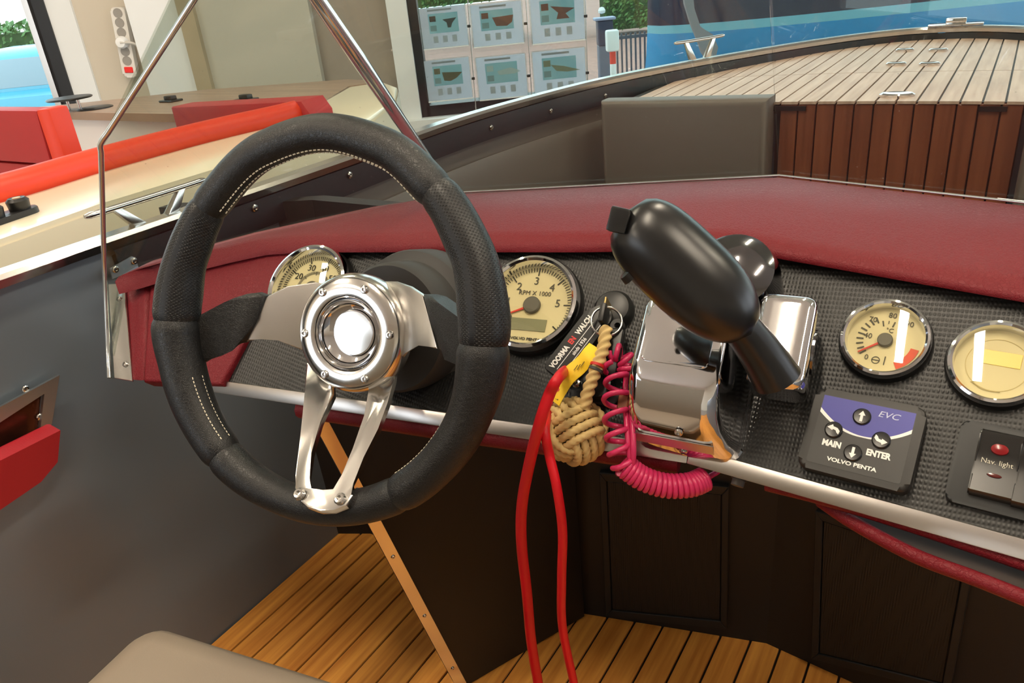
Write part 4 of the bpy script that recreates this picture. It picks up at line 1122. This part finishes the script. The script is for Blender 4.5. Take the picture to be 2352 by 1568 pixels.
def wpiece(name, i, j, mat, v0=VW, v1=VW + .2, z0=GZ, z1=CZ): return ubox(name, ub[i], ub[j], v0, v1, z0, z1, mat)
struct(wpiece('trim_3', 1, 2, WALLW, VW - .02))                     # white jamb
struct(wpiece('wall_front_beige', 2, 3, WALLB)).name = 'wall_back_1'
struct(wpiece('wall_back_2', 6, 7, WALLT))
struct(wpiece('trim_4', 7, 8, WALLW, VW - .06))
# tall units against that wall
tag(wpiece('tall_cabinet', 3, 4, WALLW, VW - .10), 'tall white cabinet beside the power strip', 'cabinet')
tag(wpiece('cabinet_side', 4, 5, WOODE, VW - .13), 'narrow wooden side board between the white and greige cabinets', 'board')
gc = tag(wpiece('greige_cabinet', 5, 6, WALLG, VW - .08), 'tall plain greige cabinet behind the side screen', 'cabinet')
# windows
zs = wp(975, 268, VW).z
w1 = struct(ubox('window_1', ub[0], ub[1], VW - .03, VW + .12, GZ, CZ - .3, FRAMEB))
ubox('pane', UL, ub[0], VW + .04, VW + .05, GZ, CZ - .3, WINDOWG, w1)
ubox('inner_strip', ub[0] - .02, ub[0] + .012, VW - .05, VW + .0, GZ, CZ - .3, STEEL, w1)
w2 = struct(ubox('window_2', ub[8], ub[9] + .02, VW - .02, VW + .12, zs, CZ - .3, FRAMEB))
ubox('bottom_rail', ub[9], UR, VW - .02, VW + .12, zs - .0, zs + .06, FRAMEB, w2)
ubox('pane', ub[9], UR, VW + .05, VW + .06, zs + .06, CZ - .3, WINDOWG, w2)
ubox('sill', ub[7], UR, VW - .12, VW + .02, zs - .05, zs, WALLW, w2)
struct(ubox('wall_back_3', ub[8] - .1, UR, VW, VW + .2, GZ, zs - .05, WALLW))
struct(ubox('wall_back_4', UL, ub[1], VW, VW + .2, CZ - .3, CZ, WALLW))
struct(ubox('wall_back_5', ub[8] - .05, UR, VW, VW + .2, CZ - .3, CZ, WALLW))
struct(ubox('wall_side_1', UL - .1, UL, -1.2, VW, GZ, CZ, WALLB))
struct(ubox('wall_side_9', UL - .1, UL, VB, -1.2, GZ, .1, WALLB))
struct(ubox('wall_side_10', UL - .1, UL, VB, -1.2, 2.9, CZ, WALLB))
struct(ubox('wall_side_11', UL - .1, UL, VB, VB + .4, .1, 2.9, WALLB))
struct(ubox('ground_port', -60, UL - .1, VB - .1, VW + .2, -.85, -.75, brick_mat()))
struct(ubox('wall_side_2', UR, UR + .1, VB, VW, GZ, .0, WALLB))
struct(ubox('wall_side_3', UR, UR + .1, VB, VW, 2.4, CZ, WALLB))
for k, (a, b) in enumerate(((VB, VB + .5), (-2.2, -1.9), (1.0, 1.3), (VW - .4, VW))): struct(ubox('wall_side_%d' % (k + 4), UR, UR + .1, a, b, .0, 2.4, WALLB))
struct(ubox('wall_rear', UL, UR, VB - .1, VB, GZ, CZ, WALLB))
# power strip on the wall
psa, psb = wp(276, 16, VW - .015), wp(307, 176, VW - .015)
pc = (psa + psb) / 2
PSF = frame(pc, (psb - psa), V * -1)
ps = thing('power_strip', 'white power strip with round sockets and a red switch on the wall', 'power strip', PSF)
pl_ = (psb - psa).length
prism('body', rrect(pl_, .075, .02), 0, .045, M('strip_white', (225, 222, 216), .4), ps, .012, 3)
SOCK = M('socket_grey', (150, 146, 140), .5)
for k in range(6):
    if k == 3: continue
    lathe('socket', [(.024, .045), (.024, .047), (.019, .046), (.018, .046), (0, .046)], SOCK, ps, 24, Matrix.Translation((-pl_ * .42 + k * pl_ * .135, 0, 0)))
box('rocker', (pl_ * .42 - .012, 0, .046), (.03, .045, .012), M('switch_red', (235, 30, 20), .4), ps, .003, 1)
plg = thing('white_plug', 'white plug with its cable stuck in the power strip', 'plug', PSF)
lathe('plug_body', [(.030, .047), (.032, .07), (.024, .09), (0, .095)], M('plug_white', (240, 242, 242), .4), plg, 24, Matrix.Translation((-pl_ * .42 + 3 * pl_ * .135, .0, 0)))
tube('cable', catmull([(-pl_ * .42 + 3 * pl_ * .135, 0, .09), (0, .06, .07), (.05, .10, .03), (.2, .13, .02), (.45, .11, .02), (.62, .03, .02)], 8), .008, M('cable_grey', (200, 196, 188), .5), plg, 8)
# picture cards in the window: paper that daylight shines through
PAPER = M('card_paper', (240, 232, 238), .6)
def translucent(m, f_=.5):
    nt = m.node_tree; b = nt.nodes['Principled BSDF']; tl_ = nt.nodes.new('ShaderNodeBsdfTranslucent'); mx = nt.nodes.new('ShaderNodeMixShader'); mx.inputs[0].default_value = f_
    tl_.inputs[0].default_value = b.inputs['Base Color'].default_value
    nt.links.new(b.outputs[0], mx.inputs[1]); nt.links.new(tl_.outputs[0], mx.inputs[2]); nt.links.new(mx.outputs[0], nt.nodes['Material Output'].inputs[0])
translucent(PAPER, .8)
PHOTO = M('card_sky', (160, 204, 226), .5, var=((182, 218, 234), 9, (1, 1, 6)))
HULLS = [M('card_hull_%d' % i, c, .6) for i, c in enumerate(((92, 84, 84), (150, 96, 84), (140, 92, 88), (128, 112, 92), (206, 214, 218), (150, 150, 128)))]
GLASSC = M_thin('card_acrylic', (238, 246, 246), .02, 1.1)
CLIP = M('clip_dark', (40, 44, 46), .5); GREYP = M('card_print', (170, 164, 172), .6); FOAM = M('card_white', (232, 236, 240), .5)
cards = [((962, 16), (1072, 9), (1077, 108), (968, 113)), ((1078, 8), (1199, 1), (1207, 102), (1084, 108)), ((1217, -18), (1343, -25), (1346, 95), (1216, 101)),
         ((973, 136), (1080, 130), (1087, 229), (979, 232)), ((1091, 129), (1211, 122), (1213, 225), (1097, 228)), ((1222, 115), (1346, 108), (1350, 217), (1223, 223))]
desc = ['a dark boat', 'a broad red brown boat', 'a slim brown boat', 'a tan boat', 'a white boat', 'a pale green boat']
pos = ['upper row beside the black frame', 'upper row middle place', 'upper row nearest the hedge', 'lower row beside the black frame', 'lower row middle place', 'lower row nearest the striped post']
shapes = [[(-.03, .02), (.06, .025), (.03, -.005), (.02, -.03), (.0, -.03), (-.005, .0)], [(-.05, .015), (.07, .02), (.06, -.02), (.03, -.04), (-.03, -.035)], [(-.06, .03), (.07, .012), (.02, -.01), (.04, -.035), (-.03, -.035), (-.02, -.005)],
          [(-.06, .02), (.07, .012), (.03, -.02), (-.01, -.035), (-.05, -.03)], [(-.05, .01), (.03, .025), (.09, .0), (.05, -.012), (-.04, -.012)], [(-.07, .02), (.0, .008), (.09, -.02), (.02, -.024), (-.04, -.015)]]
VC = VW - .12
for i, q in enumerate(cards):
    P = [wp(x, y, VC) for x, y in q]; c = sum(P, Vector()) / 4
    w_ = ((P[1] - P[0]).dot(U) + (P[2] - P[3]).dot(U)) / 2; h_ = (P[0].z - P[3].z + P[1].z - P[2].z) / 2
    F = frame(c, U, -V)
    t = thing('display_card', 'acrylic card holder showing %s, %s' % (desc[i], pos[i]), 'card', F, 'boat cards hanging in the window')
    box('paper', (0, 0, 0), (w_ * .95, h_ * .95, .002), PAPER, t)
    prism('holder', rrect(w_, h_, .012), .003, .006, GLASSC, t)
    box('holder_lip', (0, -h_ * .49, .004), (w_ * .96, h_ * .025, .012), FOAM, t)
    box('picture', (0, h_ * .10, .0015), (w_ * .62, h_ * .46, .001), PHOTO, t)
    prism('printed_boat', [(x * w_ / .30 + w_ * .08, y * h_ / .25 + h_ * .10) for x, y in shapes[i]], .002, .0026, HULLS[i], t)
    for s in (1, -1): box('thumbnail', (-w_ * .22, h_ * (.10 + s * .11), .0021), (w_ * .13, h_ * .13, .0006), HULLS[i] if s > 0 else M('thumb_blue', (150, 170, 178), .6), t)
    box('title_print', (-w_ * .06, h_ * .41, .0015), (w_ * .50, h_ * .045, .0008), GREYP, t)
    for k in range(3): box('text_print', ((-.2 + .2 * k) * w_, -h_ * .28, .0013), (w_ * .10, h_ * .16, .0005), M('card_print_faint', (204, 198, 206), .6), t)
cbl = thing('card_cables', 'thin steel cables with clips that carry the boat cards', 'cable')
for x0_, y0_, x1_, y1_ in ((1074, 0, 1094, 262), (1208, 0, 1222, 228), (1345, 0, 1350, 200)):
    a, b = wp(x0_, y0_, VC), wp(x1_, y1_, VC); tube('cable', [Vector((a.x, a.y, CZ - .32)), a, b, Vector((b.x, b.y, zs + .05))], .003, STEEL, cbl, 6)
for x, y in ((1077, 60), (1207, 54), (1345, 37), (1087, 180), (1214, 174), (1349, 167)):
    p = wp(x, y, VC - .01); box('clip', (0, 0, 0), (.018, .014, .018), CLIP, cbl, .002, 1, frame(p, U, -V))

# ceiling strip lights
LM = M_emit('lamp_tube', (255, 238, 212), LAMP_W)
k = 0
for lx, ly in ((-.34, -.15), (1.6, -.1), (-2.3, -1.0), (-2.3, -3.2), (-2.5, 1.4), (-.2, 2.3), (2.0, 1.9)):
    t = thing('ceiling_light', 'long fluorescent strip light under the showroom ceiling', 'lamp', Matrix.Translation((lx, ly, CZ)), 'ceiling strip lights')
    box('housing', (0, 0, -.03), (.13, 1.25, .06), WALLW, t, .005, 1)
    box('diffuser', (0, 0, -.066), (.10, 1.2, .012), LM, t)

# ================================================================== OUTDOORS
GO = -.75
struct(ubox('ground', -60, 60, VW + .2, 60, GO - .1, GO, brick_mat()))
struct(ubox('ground_side', UR + .1, 60, VB - .1, VW + .2, GO - .1, GO, brick_mat()))
# hedges
def hedge(name, u0, u1, v, z0, z1, d, label):
    bm = bmesh.new(); rnd = random.Random(int(u0 * 10) + 3)
    vs, fs = [], []
    def leaf(p, s):
        a = Vector((rnd.uniform(-1, 1), rnd.uniform(-1, 1), rnd.uniform(-1, 1))).normalized(); b = a.orthogonal().normalized(); c = a.cross(b)
        o_ = len(vs); vs.extend([p + b * s, p + c * s * .5, p - b * s, p - c * s * .5]); fs.append((o_, o_ + 1, o_ + 2, o_ + 3))
    t = thing(name, label, 'hedge')
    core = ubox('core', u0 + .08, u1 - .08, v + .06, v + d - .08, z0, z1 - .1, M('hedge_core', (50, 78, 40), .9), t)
    for k in range(int((u1 - u0) * (z1 - z0) * 300)):
        uu, zz = rnd.uniform(u0, u1), rnd.uniform(z0, z1); bulge = .06 * math.sin(uu * 3 + zz * 2)
        leaf(RF @ Vector((uu, v + rnd.uniform(-.08, .08) + bulge, zz)), rnd.uniform(.04, .08))
    for k in range(int((u1 - u0) * d * 250)): leaf(RF @ Vector((rnd.uniform(u0, u1), rnd.uniform(v, v + d), z1 + rnd.uniform(-.12, .08))), rnd.uniform(.04, .08))
    o = pyd('foliage', vs, fs, M('hedge_leaf', (92, 134, 70), .6, var=((60, 100, 48), 3, (1, 1, 1))), t); o['kind'] = 'stuff'
    return t
hv = 24.
hedge('garden_hedge', upos(900, 30, hv), upos(1365, 30, hv), hv, .35, 3.2, 1.2, 'clipped green hedge seen above the boat cards')
hv2 = 22.
hedge('round_bush', upos(1385, 30, hv2), upos(1518, 30, hv2), hv2, wp(1450, 66, hv2).z, 3.4, 1.2, 'darker bush behind the iron fence')
hedge('street_hedge', upos(-130, 85, 15), upos(105, 85, 15), 15, GO, wp(40, 62, 15).z, .8, 'clipped green hedge behind the light blue car')
# fence
fv = 9.5; u0_, u1_ = upos(1418, 120, fv), upos(1545, 120, fv)
fen = thing('iron_fence', 'grey iron railing fence of thin upright bars by the bush', 'fence')
ztop = wp(1480, 72, fv).z
for k in range(13):
    uu = u0_ + (u1_ - u0_) * k / 12
    ubox('bar', uu - .010, uu + .010, fv, fv + .02, GO, ztop, M('iron_grey', (96, 98, 104), .5), fen)
for zz in (ztop - .06, ztop - .75): ubox('rail', u0_ - .1, u1_ + .1, fv - .005, fv + .025, zz, zz + .035, M('iron_grey', (96, 98, 104), .5), fen)
# marker post
bv = 6.8; bt = wp(1407, 118, bv); bp_ = thing('marker_post', 'red and white striped marker post with a white box on top', 'post', frame((bt.x, bt.y, GO), U, (0, 0, 1)))
hh = bt.z - GO; wpx = .052
seg = .098
zz = hh; k = 0
while zz > 0:
    z2 = max(0, zz - seg); lathe('band', [(wpx / 2, z2), (wpx / 2, zz)], M('post_red', (226, 62, 48), .5) if k % 2 == 0 else M('post_white', (232, 238, 240), .5), bp_, 16); zz = z2; k += 1
hb = wp(1407, 68, bv).z - bt.z
box('box', (0, 0, hh + hb / 2), (.105, .09, hb), M('post_white', (232, 238, 240), .5), bp_, .02, 3)
# dark blue letter box
mv = 7.6; mt_ = wp(1388, 48, mv); mbx = thing('letter_box', 'dark blue letter box on a grey pillar by the marker post', 'letter box', frame((mt_.x, mt_.y, GO), U, (0, 0, 1)))
box('pillar', (-.01, 0, (mt_.z - GO) / 2 - .1), (.12, .12, mt_.z - GO - .2), M('grey_blue', (98, 108, 128), .5), mbx, .01, 1)
box('box', (0, 0, mt_.z - GO - .10), (.14, .14, .22), M('navy_box', (42, 50, 78), .4), mbx, .01, 1); box('lid', (0, 0, mt_.z - GO + .02), (.19, .16, .025), M('lid_grey', (150, 160, 190), .4), mbx, .006, 1)
lathe('knob', [(0, 0), (.03, .01), (.034, .03), (.02, .055), (0, .06)], M('post_white', (232, 238, 240), .5), mbx, 20, Matrix.Translation((-.02, 0, mt_.z - GO + .06)))
# blue boat on the hard behind the bow
bvv = 7.6
bb = thing('blue_boat', 'boat with navy topsides and light blue bottom standing outside behind the bow', 'boat')
ua = upos(1526, 110, bvv); ue = upos(2560, 60, bvv) + .6
zl = wp(1700, 72, bvv).z; zm = wp(1700, 52, bvv).z; zb = GO + .12; zt_ = 1.55
secs = []
for i in range(15):
    f_ = i / 14; uu = ua + (ue - ua) * f_ ** 1.6; b_ = math.sin(min(1, f_ * 1.7 + .02) * math.pi / 2) ** .6; dv = .9 * (1 - b_)
    secs.append((uu, dv, f_))
def hullrow(zf): return [RF @ Vector((uu + (0 if f_ > .2 else 0), bvv + dv + off, z_)) for uu, dv, f_ in secs for z_, off in [zf(f_)]]
rows = [hullrow(lambda f_: (zb, .9)), hullrow(lambda f_: (zb + .25, .35)), hullrow(lambda f_: (zl - .25, .08)), hullrow(lambda f_: (zl + .02 * f_, .0))]
rowm = [hullrow(lambda f_: (zl + .02 * f_, 0)), hullrow(lambda f_: (zm + .03 * f_, -.012))]
rowt = [hullrow(lambda f_: (zm + .03 * f_, -.012)), hullrow(lambda f_: ((zm + zt_) / 2, -.08)), hullrow(lambda f_: (zt_, -.10)), hullrow(lambda f_: (zt_, 1.2))]
def skin(name, rows, mat):
    m = len(rows[0]); vs = [v for r in rows for v in r]; fs = [(i * m + k, i * m + k + 1, (i + 1) * m + k + 1, (i + 1) * m + k) for i in range(len(rows) - 1) for k in range(m - 1)]
    return pyd(name, vs, fs, mat, bb, True, 50)
skin('bottom', rows, M('bottom_blue', (34, 146, 205), .35)); skin('boot_stripe', rowm, M('stripe_teal', (110, 178, 196), .3)); skin('topsides', rowt, M('navy_topsides', (26, 30, 56), .18))
rv = bvv - .35
rd = [wp(x, y, rv) for x, y in ((1562, -40), (1585, -40), (1592, 20), (1606, 62), (1634, 78), (1646, 108), (1640, 132), (1622, 140), (1608, 120), (1600, 95), (1582, 50), (1570, 10))]
tag(slab('rudder', rd, .05, M('rudder_grey', (120, 122, 128), .5), None, .01, 2), 'grey rudder blade on its stock before the blue hull', 'rudder')
# light blue car
cvv = 10.5
c0_ = wp(25, 200, cvv)
CFm = frame((c0_.x, c0_.y, GO), U, (0, 0, 1))
car = thing('small_car', 'small light blue rounded car parked outside the left window', 'car', CFm)
CB = M('car_blue', (52, 146, 172), .25, coat=.6); CGL = M('car_glass', (120, 140, 150), .1); 
def sect(y, hw, z0, z1, r): return [Vector((x, y, (z0 + z1) / 2 + z_)) for x, z_ in rrect(2 * hw, z1 - z0, r, 5)]
zr = wp(25, 112, cvv).z - GO
loft('body', [sect(0, .50, .34, .78, .14), sect(.05, .60, .28, .92, .18), sect(.25, .66, .24, 1.0, .2), sect(.8, .68, .22, 1.02, .2), sect(2.2, .68, .22, .98, .2), sect(2.8, .62, .25, .86, .2), sect(3.0, .5, .32, .74, .14)], CB, car)
loft('cabin', [sect(.22, .50, .90, 1.04, .06), sect(.40, .53, .88, zr - .10, .12), sect(.62, .55, .88, zr - .01, .16), sect(1.1, .56, .88, zr, .16), sect(1.6, .55, .88, zr - .04, .15), sect(2.05, .52, .88, 1.06, .08)], CB, car)
slab('rear_window', [(-.40, .215, 1.03), (.40, .215, 1.03), (.33, .375, zr - .13), (-.33, .375, zr - .13)], .02, CGL, car, .006, 2)
slab('side_window', [(.565, .75, 1.05), (.565, 1.7, 1.05), (.565, 1.5, zr - .14), (.565, .85, zr - .12)], .02, M('car_glass_dark', (70, 80, 88), .1), car)
for s in (-1, 1):
    box('tail_light', (s * .47, -.005, .66), (.07, .05, .15), M('tail_red', (190, 40, 35), .3), car, .02, 2)
    for y_ in (.45, 2.45): lathe('wheel', [(.0, -.07), (.26, -.07), (.28, -.05), (.28, .05), (.26, .07), (.15, .07), (.14, .05), (0, .05)], BLACKP, car, 24, frame((s * .60, y_, .28), (0, 1, 0), (s, 0, 0)))
box('number_plate', (-.02, -.03, .62), (.34, .02, .17), M('plate_yellow', (200, 150, 40), .4), car, .004, 1)
tube('bumper', catmull([(-.60, .12, .40), (-.5, -.04, .40), (0, -.08, .40), (.5, -.04, .40), (.60, .12, .40)], 6), .03, CHROME, car, 12)
# house fronts across the street
hs = tag(ubox('white_house', upos(-400, 40, 24), upos(140, 40, 24), 24, 28, GO, 5.0, M('house_white', (226, 226, 222), .8)), 'pale house front across the street behind the hedge', 'house')
